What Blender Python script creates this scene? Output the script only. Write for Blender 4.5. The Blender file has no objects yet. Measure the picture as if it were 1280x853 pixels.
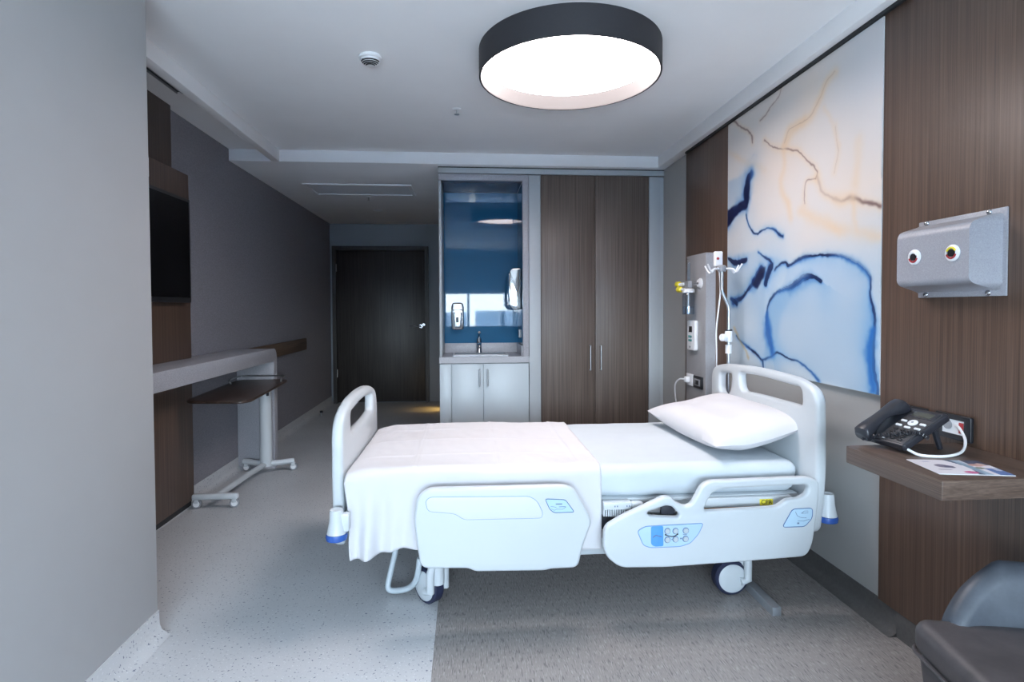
import bpy, bmesh, math, random
import numpy as np
from mathutils import Vector, Matrix, noise as mnoise

random.seed(7)
S = bpy.context.scene
COL = S.collection
PI = math.pi

# ------------------------------------------------------------------ camera
cam_data = bpy.data.cameras.new('camera')
cam = bpy.data.objects.new('camera', cam_data)
COL.objects.link(cam)
cam_data.sensor_width = 36.0
cam_data.lens = 700.0 / 1280.0 * 36.0
cam_data.shift_y = -22.75 / 1280.0
cam_data.clip_start = 0.02
cam_data.clip_end = 500
cam.matrix_world = (Matrix.Translation((0, 0, 1.25)) @ Matrix.Rotation(-0.0822, 4, 'Z')
                    @ Matrix.Rotation(PI / 2 - 0.0254, 4, 'X') @ Matrix.Rotation(-0.0043, 4, 'Z'))
S.camera = cam

# ------------------------------------------------------------------ colour management and sky
S.view_settings.view_transform = 'Standard'
S.view_settings.look = 'None'
S.view_settings.gamma = 1.0
S.view_settings.exposure = 1.05
S.view_settings.use_curve_mapping = False
S.cycles.max_bounces = 10
S.cycles.diffuse_bounces = 6
S.cycles.glossy_bounces = 4
S.cycles.sample_clamp_indirect = 6.0

SKY_STRENGTH = 21.0
SKY_LOW = (0.72, 0.875, 1.0)
SKY_HIGH = (0.52, 0.74, 1.0)
LAMP_STRENGTH = 10.0
LAMP_COLOUR = (1.0, 0.90, 0.89)

w = bpy.data.worlds.new('sky')
S.world = w
w.use_nodes = True
nt = w.node_tree
for n in list(nt.nodes):
    nt.nodes.remove(n)
tc = nt.nodes.new('ShaderNodeTexCoord')
sx = nt.nodes.new('ShaderNodeSeparateXYZ')
rp = nt.nodes.new('ShaderNodeValToRGB')
bg = nt.nodes.new('ShaderNodeBackground')
wo = nt.nodes.new('ShaderNodeOutputWorld')
rp.color_ramp.elements[0].position = 0.0
rp.color_ramp.elements[0].color = (*SKY_LOW, 1)
rp.color_ramp.elements[1].position = 0.8
rp.color_ramp.elements[1].color = (*SKY_HIGH, 1)
nt.links.new(tc.outputs['Generated'], sx.inputs[0])
nt.links.new(sx.outputs['Z'], rp.inputs[0])
nt.links.new(rp.outputs[0], bg.inputs[0])
bg.inputs[1].default_value = SKY_STRENGTH
nt.links.new(bg.outputs[0], wo.inputs[0])

# room measures (metres; the camera stands over the origin)
R, L, PX, PY, C, D, YW = 1.6335, -1.79, -1.19, 2.235, 4.52, 7.62, -1.9
CEIL, SOF = 2.475, 2.385
YB = 5.05              # back of the wardrobe and wash niche
WIN_X0, WIN_X1, WIN_Z0, WIN_Z1 = -1.10, 1.30, 0.84, 2.28
# daylight comes through the window; this portal only guides the sampling of that sky
pl = bpy.data.lights.new('window_portal', 'AREA')
pl.shape = 'RECTANGLE'
pl.size = WIN_X1 - WIN_X0
pl.size_y = WIN_Z1 - WIN_Z0
pl.cycles.is_portal = True
po = bpy.data.objects.new('window_portal', pl)
po.location = ((WIN_X0 + WIN_X1) / 2, YW - 0.14, (WIN_Z0 + WIN_Z1) / 2)
po.rotation_euler = (PI / 2, 0, 0)
COL.objects.link(po)


# ------------------------------------------------------------------ materials
def nodes_of(m):
    return m.node_tree.nodes, m.node_tree.links


def mat(name, col, rough=0.5, metal=0.0, var=0.0, scale=(8, 8, 8), bump=0.0, spec=0.5, detail=3.0,
        trans=0.0, alpha=1.0, coat=0.0, emit=None, estr=0.0, dark=None, ramp=None, ior=None):
    """principled material whose colour runs through a stretched noise (object space)"""
    m = bpy.data.materials.new(name)
    m.use_nodes = True
    ns, ls = nodes_of(m)
    b = ns['Principled BSDF']
    b.inputs['Roughness'].default_value = rough
    b.inputs['Metallic'].default_value = metal
    b.inputs['Specular IOR Level'].default_value = spec
    b.inputs['Transmission Weight'].default_value = trans
    b.inputs['Alpha'].default_value = alpha
    b.inputs['Coat Weight'].default_value = coat
    if ior:
        b.inputs['IOR'].default_value = ior
    b.inputs['Base Color'].default_value = (*col, 1)
    if emit:
        b.inputs['Emission Color'].default_value = (*emit, 1)
        b.inputs['Emission Strength'].default_value = estr
    if var > 0 or bump > 0 or dark:
        t = ns.new('ShaderNodeTexCoord')
        mp = ns.new('ShaderNodeMapping')
        mp.inputs['Scale'].default_value = scale
        no = ns.new('ShaderNodeTexNoise')
        no.inputs['Scale'].default_value = 1.0
        no.inputs['Detail'].default_value = detail
        no.inputs['Roughness'].default_value = 0.6
        ls.new(t.outputs['Object'], mp.inputs[0])
        ls.new(mp.outputs[0], no.inputs['Vector'])
        if var > 0 or dark:
            r = ns.new('ShaderNodeValToRGB')
            lo = dark if dark else tuple(max(0, c * (1 - var)) for c in col)
            hi = col if dark else tuple(min(1, c * (1 + var)) for c in col)
            a, z = ramp if ramp else (0.3, 0.7)
            r.color_ramp.elements[0].position = a
            r.color_ramp.elements[1].position = z
            r.color_ramp.elements[0].color = (*lo, 1)
            r.color_ramp.elements[1].color = (*hi, 1)
            ls.new(no.outputs['Fac'], r.inputs[0])
            ls.new(r.outputs[0], b.inputs['Base Color'])
        if bump > 0:
            bp = ns.new('ShaderNodeBump')
            bp.inputs['Strength'].default_value = bump
            bp.inputs['Distance'].default_value = 0.01
            ls.new(no.outputs['Fac'], bp.inputs['Height'])
            ls.new(bp.outputs[0], b.inputs['Normal'])
    return m


def wood(name, lo, hi, scale, rough=0.42):
    """two layers of stretched noise: broad bands and fine pores"""
    m = mat(name, hi, rough, dark=lo, scale=scale, detail=4, ramp=(0.28, 0.72), bump=0.06)
    ns, ls = nodes_of(m)
    b = ns['Principled BSDF']
    t = ns.new('ShaderNodeTexCoord')
    mp = ns.new('ShaderNodeMapping')
    mp.inputs['Scale'].default_value = tuple(s * (5.0 if s > 5 else 1.6) for s in scale)
    no = ns.new('ShaderNodeTexNoise')
    no.inputs['Scale'].default_value = 1
    no.inputs['Detail'].default_value = 2
    ls.new(t.outputs['Object'], mp.inputs[0])
    ls.new(mp.outputs[0], no.inputs['Vector'])
    r = ns.new('ShaderNodeValToRGB')
    r.color_ramp.elements[0].position = 0.35
    r.color_ramp.elements[1].position = 0.65
    r.color_ramp.elements[0].color = (0.62, 0.60, 0.58, 1)
    r.color_ramp.elements[1].color = (1.12, 1.12, 1.12, 1)
    ls.new(no.outputs['Fac'], r.inputs[0])
    mx = ns.new('ShaderNodeMix')
    mx.data_type = 'RGBA'
    mx.blend_type = 'MULTIPLY'
    mx.inputs[0].default_value = 0.8
    src = b.inputs['Base Color'].links[0].from_socket
    ls.new(src, mx.inputs[6])
    ls.new(r.outputs[0], mx.inputs[7])
    ls.new(mx.outputs[2], b.inputs['Base Color'])
    return m


def speckle(name, base, specks, scale, thr, rough, stretch=(1, 1, 1), cloud=0.06):
    """base colour with small dark and light flecks"""
    m = mat(name, base, rough, var=cloud, scale=(1.5, 1.5, 1.5))
    ns, ls = nodes_of(m)
    b = ns['Principled BSDF']
    src = b.inputs['Base Color'].links[0].from_socket
    t = ns.new('ShaderNodeTexCoord')
    for i, (c, k) in enumerate(specks):
        mp = ns.new('ShaderNodeMapping')
        mp.inputs['Scale'].default_value = tuple(s * scale * k for s in stretch)
        mp.inputs['Location'].default_value = (3.1 * i, 7.7 * i, 0)
        no = ns.new('ShaderNodeTexNoise')
        no.inputs['Scale'].default_value = 1
        no.inputs['Detail'].default_value = 1.0
        ls.new(t.outputs['Object'], mp.inputs[0])
        ls.new(mp.outputs[0], no.inputs['Vector'])
        r = ns.new('ShaderNodeValToRGB')
        r.color_ramp.elements[0].position = thr
        r.color_ramp.elements[1].position = min(0.99, thr + 0.05)
        r.color_ramp.elements[0].color = (0, 0, 0, 1)
        r.color_ramp.elements[1].color = (1, 1, 1, 1)
        ls.new(no.outputs['Fac'], r.inputs[0])
        mx = ns.new('ShaderNodeMix')
        mx.data_type = 'RGBA'
        ls.new(r.outputs[0], mx.inputs[0])
        ls.new(src, mx.inputs[6])
        mx.inputs[7].default_value = (*c, 1)
        src = mx.outputs[2]
    ls.new(src, b.inputs['Base Color'])
    return m


def attr_mat(name, rough):
    m = mat(name, (1, 1, 1), rough)
    ns, ls = nodes_of(m)
    a = ns.new('ShaderNodeAttribute')
    a.attribute_name = 'print'
    ls.new(a.outputs['Color'], ns['Principled BSDF'].inputs['Base Color'])
    return m


def pane_mat(name, refl, tint=(1, 1, 1)):
    m = bpy.data.materials.new(name)
    m.use_nodes = True
    ns, ls = nodes_of(m)
    ns.remove(ns['Principled BSDF'])
    tr = ns.new('ShaderNodeBsdfTransparent')
    tr.inputs[0].default_value = (*tint, 1)
    gl = ns.new('ShaderNodeBsdfGlossy')
    gl.inputs['Roughness'].default_value = 0.02
    mx = ns.new('ShaderNodeMixShader')
    mx.inputs[0].default_value = refl
    ls.new(tr.outputs[0], mx.inputs[1])
    ls.new(gl.outputs[0], mx.inputs[2])
    ls.new(mx.outputs[0], ns['Material Output'].inputs[0])
    return m


M = {}
M['paint_grey'] = mat('paint_grey', (0.47, 0.48, 0.49), 0.6, var=0.02, scale=(3, 3, 3), bump=0.02)
M['paint_grey_dim'] = mat('paint_grey_dim', (0.28, 0.30, 0.33), 0.6, var=0.02, scale=(3, 3, 3))  # darker copy of the grey paint: the passage's dimness put into the colour
M['paint_warm'] = mat('paint_warm', (0.40, 0.395, 0.385), 0.55, var=0.02, scale=(3, 3, 3), bump=0.02)
M['paint_ceiling'] = mat('paint_ceiling', (0.86, 0.86, 0.87), 0.75, var=0.015, scale=(3, 3, 3))
M['wallpaper'] = mat('wallpaper', (0.26, 0.255, 0.285), 0.7, var=0.13, scale=(160, 60, 160), bump=0.25)
M['door_wood'] = wood('door_wood', (0.026, 0.021, 0.019), (0.052, 0.044, 0.040), (45, 45, 1.5), 0.45)
M['wood_v'] = wood('wood_v', (0.082, 0.049, 0.034), (0.162, 0.102, 0.074), (70, 70, 1.0), 0.4)
M['wood_dark'] = wood('wood_dark', (0.055, 0.036, 0.027), (0.105, 0.070, 0.053), (70, 70, 1.0), 0.4)
M['wood_wardrobe'] = wood('wood_wardrobe', (0.098, 0.073, 0.061), (0.19, 0.147, 0.125), (70, 70, 1.0), 0.42)
M['wood_y'] = wood('wood_y', (0.080, 0.052, 0.040), (0.150, 0.105, 0.083), (9, 1.2, 90), 0.4)
M['wood_tray'] = wood('wood_tray', (0.035, 0.022, 0.018), (0.085, 0.055, 0.043), (30, 1.5, 30), 0.35)
M['wood_rail'] = wood('wood_rail', (0.10, 0.065, 0.045), (0.20, 0.135, 0.095), (30, 1.2, 30), 0.45)
M['vinyl_light'] = speckle('vinyl_light', (0.56, 0.57, 0.585),
                           [((0.16, 0.18, 0.24), 1.0), ((0.70, 0.71, 0.73), 1.3)], 95, 0.66, 0.42)
M['vinyl_dark'] = speckle('vinyl_dark', (0.285, 0.265, 0.255),
                          [((0.165, 0.155, 0.155), 1.0), ((0.37, 0.35, 0.338), 1.2)], 230, 0.585, 0.42, (1, 0.11, 1))
M['vinyl_dark_cove'] = mat('vinyl_dark_cove', (0.10, 0.097, 0.095), 0.5, var=0.15, scale=(60, 60, 60))
M['solid_surface'] = speckle('solid_surface', (0.40, 0.40, 0.435),
                             [((0.30, 0.30, 0.33), 1.0), ((0.50, 0.50, 0.53), 1.2)], 220, 0.58, 0.38)
M['cabinet_grey'] = mat('cabinet_grey', (0.52, 0.58, 0.62), 0.35, var=0.01)
M['strip_grey'] = mat('strip_grey', (0.45, 0.485, 0.51), 0.4, var=0.01)
M['gap_black'] = mat('gap_black', (0.02, 0.022, 0.025), 0.6, var=0.01)
M['blue_glass'] = mat('blue_glass', (0.022, 0.125, 0.255), 0.03, var=0.01, spec=0.4, bump=0.0)
M['niche_gloss'] = mat('niche_gloss', (0.16, 0.16, 0.185), 0.08, var=0.01, spec=0.8)
M['chrome'] = mat('chrome', (0.50, 0.51, 0.53), 0.10, 1.0, var=0.02)
M['steel'] = mat('steel', (0.55, 0.56, 0.58), 0.3, 1.0, var=0.04, scale=(60, 60, 60))
M['aluminium'] = mat('aluminium', (0.42, 0.44, 0.47), 0.42, 0.7, var=0.04, scale=(60, 60, 60))
M['black_plastic'] = mat('black_plastic', (0.015, 0.016, 0.02), 0.35, var=0.05)
M['phone_plastic'] = mat('phone_plastic', (0.022, 0.023, 0.03), 0.32, var=0.05, scale=(300, 300, 300), bump=0.03)
M['phone_face'] = mat('phone_face', (0.05, 0.048, 0.052), 0.4, var=0.05)
M['grey_plastic'] = mat('grey_plastic', (0.30, 0.31, 0.33), 0.45, var=0.03)
M['white_plastic'] = mat('white_plastic', (0.82, 0.83, 0.85), 0.35, var=0.01)
M['bed_plastic'] = mat('bed_plastic', (0.60, 0.635, 0.66), 0.33, var=0.008, scale=(3, 3, 3))
M['bed_inset'] = mat('bed_inset', (0.66, 0.685, 0.705), 0.3, var=0.008)
M['rail_line'] = mat('rail_line', (0.22, 0.36, 0.62), 0.5, var=0.02)
M['label_line'] = mat('label_line', (0.06, 0.13, 0.33), 0.5, var=0.02)
M['label_pale'] = mat('label_pale', (0.46, 0.63, 0.76), 0.4, var=0.01)
M['label_grey'] = mat('label_grey', (0.14, 0.20, 0.32), 0.5, var=0.02)
M['label_blue'] = mat('label_blue', (0.10, 0.33, 0.82), 0.4, var=0.02)
M['bumper_blue'] = mat('bumper_blue', (0.03, 0.10, 0.38), 0.4, var=0.04)
M['rubber'] = mat('rubber', (0.022, 0.024, 0.034), 0.55, var=0.05)
M['rubber_navy'] = mat('rubber_navy', (0.02, 0.025, 0.06), 0.5, var=0.05)
M['tube_grey'] = mat('tube_grey', (0.50, 0.56, 0.60), 0.4, var=0.03)
M['linen'] = mat('linen', (0.69, 0.68, 0.70), 0.85, var=0.008, scale=(6, 6, 6), bump=0.05)
M['linen_pale'] = mat('linen_pale', (0.60, 0.655, 0.70), 0.85, var=0.02, scale=(9, 9, 9), bump=0.1)
M['yellow'] = mat('yellow', (0.85, 0.72, 0.05), 0.45, var=0.02)
M['orange'] = mat('orange', (0.55, 0.25, 0.05), 0.5, var=0.02)
M['red'] = mat('red', (0.42, 0.045, 0.05), 0.45, var=0.02)
M['green_teal'] = mat('green_teal', (0.02, 0.22, 0.22), 0.45, var=0.02)
M['metal_box'] = speckle('metal_box', (0.34, 0.34, 0.37), [((0.31, 0.31, 0.34), 1.0), ((0.37, 0.37, 0.40), 1.0)], 260, 0.56, 0.4)
M['panel_grey'] = speckle('panel_grey', (0.37, 0.365, 0.375), [((0.31, 0.31, 0.32), 1.0)], 260, 0.56, 0.42)
M['panel_grey_lit'] = speckle('panel_grey_lit', (0.45, 0.47, 0.51), [((0.38, 0.39, 0.42), 1.0)], 260, 0.56, 0.4)  # lighter, bluer copy of the panel grey: daylight on its side painted in
M['lamp_drum'] = mat('lamp_drum', (0.022, 0.022, 0.027), 0.6, var=0.05, scale=(120, 120, 120))
M['lamp_inner'] = mat('lamp_inner', (0.019, 0.0165, 0.017), 0.5, var=0.01)
M['lamp_diffuser'] = mat('lamp_diffuser', (0.9, 0.9, 0.9), 0.5, emit=LAMP_COLOUR, estr=LAMP_STRENGTH, var=0.005)
M['lcd'] = mat('lcd', (0.06, 0.062, 0.05), 0.25, var=0.04)
M['leather'] = mat('leather', (0.055, 0.064, 0.08), 0.45, var=0.22, scale=(16, 16, 16), bump=0.12, detail=5)  # for the backrest: blue window light put into the leather colour
M['leather_seat'] = mat('leather_seat', (0.072, 0.063, 0.065), 0.5, var=0.2, scale=(16, 16, 16), bump=0.12, detail=5)
M['screen'] = mat('screen', (0.004, 0.004, 0.005), 0.25, var=0.05, spec=0.3)
M['frost_white'] = mat('frost_white', (0.80, 0.84, 0.90), 0.5, var=0.01)
M['clear'] = pane_mat('clear', 0.10, (0.80, 0.86, 0.92))
M['window_glass'] = pane_mat('window_glass', 0.04)
M['print'] = attr_mat('print', 0.32)
M['paper'] = attr_mat('paper', 0.5)
M['blind'] = bpy.data.materials.new('blind')
M['blind'].use_nodes = True
_n, _l = nodes_of(M['blind'])
_n.remove(_n['Principled BSDF'])
_t = _n.new('ShaderNodeBsdfTranslucent')
_t.inputs[0].default_value = (0.5, 0.5, 0.5, 1)
_d = _n.new('ShaderNodeBsdfDiffuse')
_d.inputs[0].default_value = (0.5, 0.5, 0.5, 1)
_m = _n.new('ShaderNodeMixShader')
_m.inputs[0].default_value = 0.93
_l.new(_t.outputs[0], _m.inputs[1])
_l.new(_d.outputs[0], _m.inputs[2])
_l.new(_m.outputs[0], _n['Material Output'].inputs[0])
M['skyline'] = mat('skyline', (0.20, 0.26, 0.34), 0.9, var=0.2, scale=(0.2, 0.2, 0.2))  # bluish haze of distance put into the building colour
M['added_glow_plate'] = mat('added_glow_plate', (0.9, 0.8, 0.5), 0.5, emit=(1.0, 0.62, 0.18), estr=6.0, var=0.01)  # glow of the added, unseen plate in the passage


# ------------------------------------------------------------------ mesh helpers (all in world metres)
def box(bm, x0, x1, y0, y1, z0, z1, bev=0.0, seg=2):
    vs = [bm.verts.new(p) for p in ((x0, y0, z0), (x1, y0, z0), (x1, y1, z0), (x0, y1, z0),
                                    (x0, y0, z1), (x1, y0, z1), (x1, y1, z1), (x0, y1, z1))]
    fs = [bm.faces.new([vs[i] for i in f]) for f in
          ((3, 2, 1, 0), (4, 5, 6, 7), (0, 1, 5, 4), (1, 2, 6, 5), (2, 3, 7, 6), (3, 0, 4, 7))]
    if bev > 0:
        es = list({e for f in fs for e in f.edges})
        bmesh.ops.bevel(bm, geom=es, offset=bev, segments=seg, profile=0.5, affect='EDGES')
    return bm


def frame_of(d):
    d = d.normalized()
    a = Vector((0, 0, 1)) if abs(d.z) < 0.9 else Vector((1, 0, 0))
    u = d.cross(a).normalized()
    return u, d.cross(u).normalized()


def ring(bm, c, u, v, r, seg):
    return [bm.verts.new(c + u * (r * math.cos(2 * PI * i / seg)) + v * (r * math.sin(2 * PI * i / seg))) for i in range(seg)]


def bridge(bm, a, b):
    n = len(a)
    for i in range(n):
        f = bm.faces.new((a[i], a[(i + 1) % n], b[(i + 1) % n], b[i]))
        f.smooth = True


def lathe(bm, prof, origin, axis=(0, 0, 1), seg=24):
    """prof: list of (radius, distance along the axis); closed at both ends"""
    o = Vector(origin)
    d = Vector(axis).normalized()
    u, v = frame_of(d)
    rs = []
    for r, h in prof:
        c = o + d * h
        rs.append([bm.verts.new(c)] if r <= 1e-6 else ring(bm, c, u, v, r, seg))
    for a, b in zip(rs, rs[1:]):
        if len(a) == 1 and len(b) == 1:
            continue
        if len(a) == 1:
            for i in range(seg):
                bm.faces.new((a[0], b[i], b[(i + 1) % seg])).smooth = True
        elif len(b) == 1:
            for i in range(seg):
                bm.faces.new((a[i], a[(i + 1) % seg], b[0])).smooth = True
        else:
            bridge(bm, a, b)
    if len(rs[0]) > 1:
        bm.faces.new(rs[0])
    if len(rs[-1]) > 1:
        bm.faces.new(rs[-1])
    bmesh.ops.recalc_face_normals(bm, faces=bm.faces[:])
    return bm


def cyl(bm, p0, p1, r0, r1=None, seg=16):
    p0 = Vector(p0)
    p1 = Vector(p1)
    return lathe(bm, [(r0, 0), (r0 if r1 is None else r1, (p1 - p0).length)], p0, p1 - p0, seg)


def spline(pts, sub=8):
    """Catmull-Rom through the points"""
    p = [Vector(q) for q in pts]
    p = [p[0] * 2 - p[1]] + p + [p[-1] * 2 - p[-2]]
    out = []
    for i in range(1, len(p) - 2):
        for k in range(sub):
            t = k / sub
            a, b, c, d = p[i - 1], p[i], p[i + 1], p[i + 2]
            out.append(0.5 * ((2 * b) + (c - a) * t + (2 * a - 5 * b + 4 * c - d) * t * t + (3 * b - a - 3 * c + d) * t ** 3))
    out.append(p[-2])
    return out


def tube(bm, pts, r, seg=10, smooth=True, sub=8):
    p = spline(pts, sub) if smooth else [Vector(q) for q in pts]
    u = None
    rings = []
    for i, c in enumerate(p):
        d = (p[min(i + 1, len(p) - 1)] - p[max(i - 1, 0)]).normalized()
        if u is None:
            u, v = frame_of(d)
        else:
            u = (u - d * u.dot(d)).normalized()
            v = d.cross(u).normalized()
        rings.append(ring(bm, c, u, v, r, seg))
    for a, b in zip(rings, rings[1:]):
        bridge(bm, a, b)
    bm.faces.new(rings[0])
    bm.faces.new(rings[-1])
    bmesh.ops.recalc_face_normals(bm, faces=bm.faces[:])
    return bm


def rnd(pts, r, seg=5):
    """round the corners of a closed polygon; r is one radius or a list"""
    n = len(pts)
    out = []
    for i in range(n):
        p = Vector(pts[i])
        a = Vector(pts[i - 1]) - p
        b = Vector(pts[(i + 1) % n]) - p
        rr = r[i] if isinstance(r, (list, tuple)) else r
        k = min(rr, a.length * 0.48, b.length * 0.48)
        if k < 1e-5:
            out.append(tuple(p))
            continue
        s = p + a.normalized() * k
        e = p + b.normalized() * k
        for j in range(seg + 1):
            t = j / seg
            q = s * (1 - t) ** 2 + p * (2 * t * (1 - t)) + e * t * t
            out.append((q.x, q.y))
    return out


def plate(bm, loops, thick, bev, fn, res=2):
    """flat slab with rounded rim; loops = outline then holes in (u, v); fn maps (u, v, w) to the world"""
    cu = bpy.data.curves.new('tmp', 'CURVE')
    cu.dimensions = '2D'
    cu.fill_mode = 'BOTH'
    cu.extrude = max(0.0, thick / 2 - bev)
    cu.bevel_depth = bev
    cu.bevel_resolution = res
    cu.offset = -bev
    for lp in loops:
        s = cu.splines.new('POLY')
        s.points.add(len(lp) - 1)
        for q, (x, y) in zip(s.points, lp):
            q.co = (x, y, 0, 1)
        s.use_cyclic_u = True
    o = bpy.data.objects.new('tmp', cu)
    COL.objects.link(o)
    dg = bpy.context.evaluated_depsgraph_get()
    me = bpy.data.meshes.new_from_object(o.evaluated_get(dg))
    b2 = bmesh.new()
    b2.from_mesh(me)
    bmesh.ops.remove_doubles(b2, verts=b2.verts[:], dist=1e-5)
    for v in b2.verts:
        v.co = Vector(fn(v.co.x, v.co.y, v.co.z))
    bmesh.ops.recalc_face_normals(b2, faces=b2.faces[:])
    b2.to_mesh(me)
    b2.free()
    bm.from_mesh(me)
    bpy.data.meshes.remove(me)
    bpy.data.objects.remove(o)
    bpy.data.curves.remove(cu)
    return bm


def grid(bm, nu, nv, fn, smooth=True):
    vs = [[bm.verts.new(fn(i / nu, j / nv)) for j in range(nv + 1)] for i in range(nu + 1)]
    for i in range(nu):
        for j in range(nv):
            bm.faces.new((vs[i][j], vs[i + 1][j], vs[i + 1][j + 1], vs[i][j + 1])).smooth = smooth
    return bm


def B():
    return bmesh.new()


def autosmooth(me, ang=0.7):
    bm = bmesh.new()
    bm.from_mesh(me)
    for f in bm.faces:
        f.smooth = True
    for e in bm.edges:
        if len(e.link_faces) == 2 and e.calc_face_angle(0) > ang:
            e.smooth = False
    bm.to_mesh(me)
    bm.free()


def wloc(o):
    v = Vector((0, 0, 0))
    while o:
        v = v + Vector(o.location)
        o = o.parent
    return v


def link(name, bm, m, parent=None, origin=None, smooth=True):
    me = bpy.data.meshes.new(name)
    base = wloc(parent) if parent else Vector((0, 0, 0))
    if origin is not None:
        org = Vector(origin)
    elif parent is not None:
        org = base
    else:
        xs = [v.co for v in bm.verts]
        lo = Vector((min(c.x for c in xs), min(c.y for c in xs), min(c.z for c in xs)))
        hi = Vector((max(c.x for c in xs), max(c.y for c in xs), max(c.z for c in xs)))
        org = Vector(((lo.x + hi.x) / 2, (lo.y + hi.y) / 2, lo.z))
    for v in bm.verts:
        v.co -= org
    bm.to_mesh(me)
    bm.free()
    me.materials.append(M[m] if isinstance(m, str) else m)
    if smooth:
        autosmooth(me)
    o = bpy.data.objects.new(name, me)
    o.location = org - base
    o.parent = parent
    COL.objects.link(o)
    return o


def tag(o, label, cat, group=None):
    o['label'] = label
    o['category'] = cat
    if group:
        o['group'] = group
    return o


def thing(name, label, cat, loc, group=None):
    o = bpy.data.objects.new(name, None)
    o.empty_display_size = 0.05
    o.location = loc
    COL.objects.link(o)
    return tag(o, label, cat, group)


def struct(name, bm, m, parent=None, label=None):
    o = link(name, bm, m, parent, origin=(0, 0, 0) if parent is None else None)
    if parent is None:
        o['kind'] = 'structure'
    if label:
        o['label'] = label
    return o


def text(name, body, size, loc, rot, m, parent, extrude=0.0005):
    cu = bpy.data.curves.new(name, 'FONT')
    cu.body = body
    cu.size = size
    cu.extrude = extrude
    cu.align_x = 'CENTER'
    cu.align_y = 'CENTER'
    cu.materials.append(M[m])
    tmp = bpy.data.objects.new('tmp', cu)
    COL.objects.link(tmp)
    me = bpy.data.meshes.new_from_object(tmp.evaluated_get(bpy.context.evaluated_depsgraph_get()))
    bpy.data.objects.remove(tmp)
    o = bpy.data.objects.new(name, me)
    COL.objects.link(o)
    o.parent = parent
    o.location = Vector(loc) - wloc(parent)
    o.rotation_euler = rot
    return o


def copy_tree(o, loc=None, parent=None):
    c = o.copy()
    COL.objects.link(c)
    c.parent = parent
    if loc is not None:
        c.location = loc
    for ch in list(o.children):
        copy_tree(ch, None, c)
    return c


# ================================================================== the setting
XB = -0.125            # where the light vinyl meets the dark one
struct('floor', box(B(), -1.95, XB, YW - 0.1, D + 0.1, -0.08, 0), 'vinyl_light', label='light speckled vinyl floor')
struct('floor.001', box(B(), XB, 1.75, YW - 0.1, C + 0.6, -0.08, 0), 'vinyl_dark', label='darker streaked vinyl floor under the bed')
struct('ceiling', box(B(), -1.95, 1.80, YW - 0.1, D + 0.1, CEIL, CEIL + 0.1), 'paint_ceiling')
struct('ceiling.001', box(B(), L, R, 4.45, D, SOF, CEIL, 0.004), 'paint_ceiling', label='lowered ceiling of the entrance passage')
struct('trim_1', box(B(), R - 0.075, R, YW, 4.45, SOF, CEIL, 0.004), 'paint_ceiling', label='ceiling cornice above the right wall')
struct('trim_2', box(B(), -1.475, -1.415, PY, 4.45, SOF, CEIL, 0.004), 'paint_ceiling', label='ceiling beam beside the air slot')
struct('trim_3', box(B(), R - 0.035, R, 1.2, 3.99, SOF - 0.014, SOF), 'gap_black', label='dark shadow gap under the cornice')
struct('wall_left', box(B(), L - 0.12, L, PY - 0.2, D + 0.1, 0, CEIL), 'wallpaper', label='grey textured wallpaper wall')
wr = struct('wall_right', box(B(), R, R + 0.12, YW - 0.1, C + 0.7, 0, CEIL), 'paint_warm', label='grey painted wall behind the bed head')
struct('wall_front_left', box(B(), L - 0.02, PX, YW - 0.1, PY, 0, CEIL, 0.002), 'paint_grey', label='light grey wall corner in front')
struct('wall_back', box(B(), L - 0.02, 0.05, D, D + 0.12, 0, CEIL), 'paint_grey_dim')
struct('wall_passage_right', box(B(), -0.214, -0.10, YB, D + 0.02, 0, CEIL), 'paint_grey')
struct('wall_back_right', box(B(), -0.10, R + 0.1, YB + 0.03, YB + 0.13, 0, CEIL), 'paint_grey')
# window wall behind the camera
fw = B()
box(fw, PX - 0.02, WIN_X0, YW - 0.12, YW, 0, CEIL)
box(fw, WIN_X1, R + 0.02, YW - 0.12, YW, 0, CEIL)
box(fw, WIN_X0, WIN_X1, YW - 0.12, YW, 0, WIN_Z0)
box(fw, WIN_X0, WIN_X1, YW - 0.12, YW, WIN_Z1, CEIL)
struct('wall_front', fw, 'paint_grey')
wf = B()
for a, b_ in ((WIN_X0, WIN_X0 + 0.04), (0.03, 0.08), (WIN_X1 - 0.04, WIN_X1)):
    box(wf, a, b_, YW - 0.09, YW - 0.04, WIN_Z0, WIN_Z1)
box(wf, WIN_X0, WIN_X1, YW - 0.09, YW - 0.04, WIN_Z0, WIN_Z0 + 0.04)
box(wf, WIN_X0, WIN_X1, YW - 0.09, YW - 0.04, WIN_Z1 - 0.04, WIN_Z1)
win = struct('window_1', wf, 'grey_plastic')
struct('pane', box(B(), WIN_X0 + 0.04, 0.03, YW - 0.07, YW - 0.06, WIN_Z0 + 0.04, WIN_Z1 - 0.04), 'window_glass', win)
struct('pane', box(B(), 0.08, WIN_X1 - 0.04, YW - 0.07, YW - 0.06, WIN_Z0 + 0.04, WIN_Z1 - 0.04), 'window_glass', win)
struct('roller_blind', box(B(), WIN_X0 - 0.03, WIN_X1 + 0.03, YW + 0.02, YW + 0.024, 1.56, WIN_Z1 + 0.06), 'blind', win)
sk = B()
random.seed(3)
for i in range(16):
    x = -26 + i * 3.4
    box(sk, x, x + 2.2 + random.random() * 1.6, -62 - random.random() * 8, -56, -12, 0.3 + random.random() * 0.8)
struct('exterior_skyline', sk, 'skyline')


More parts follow.
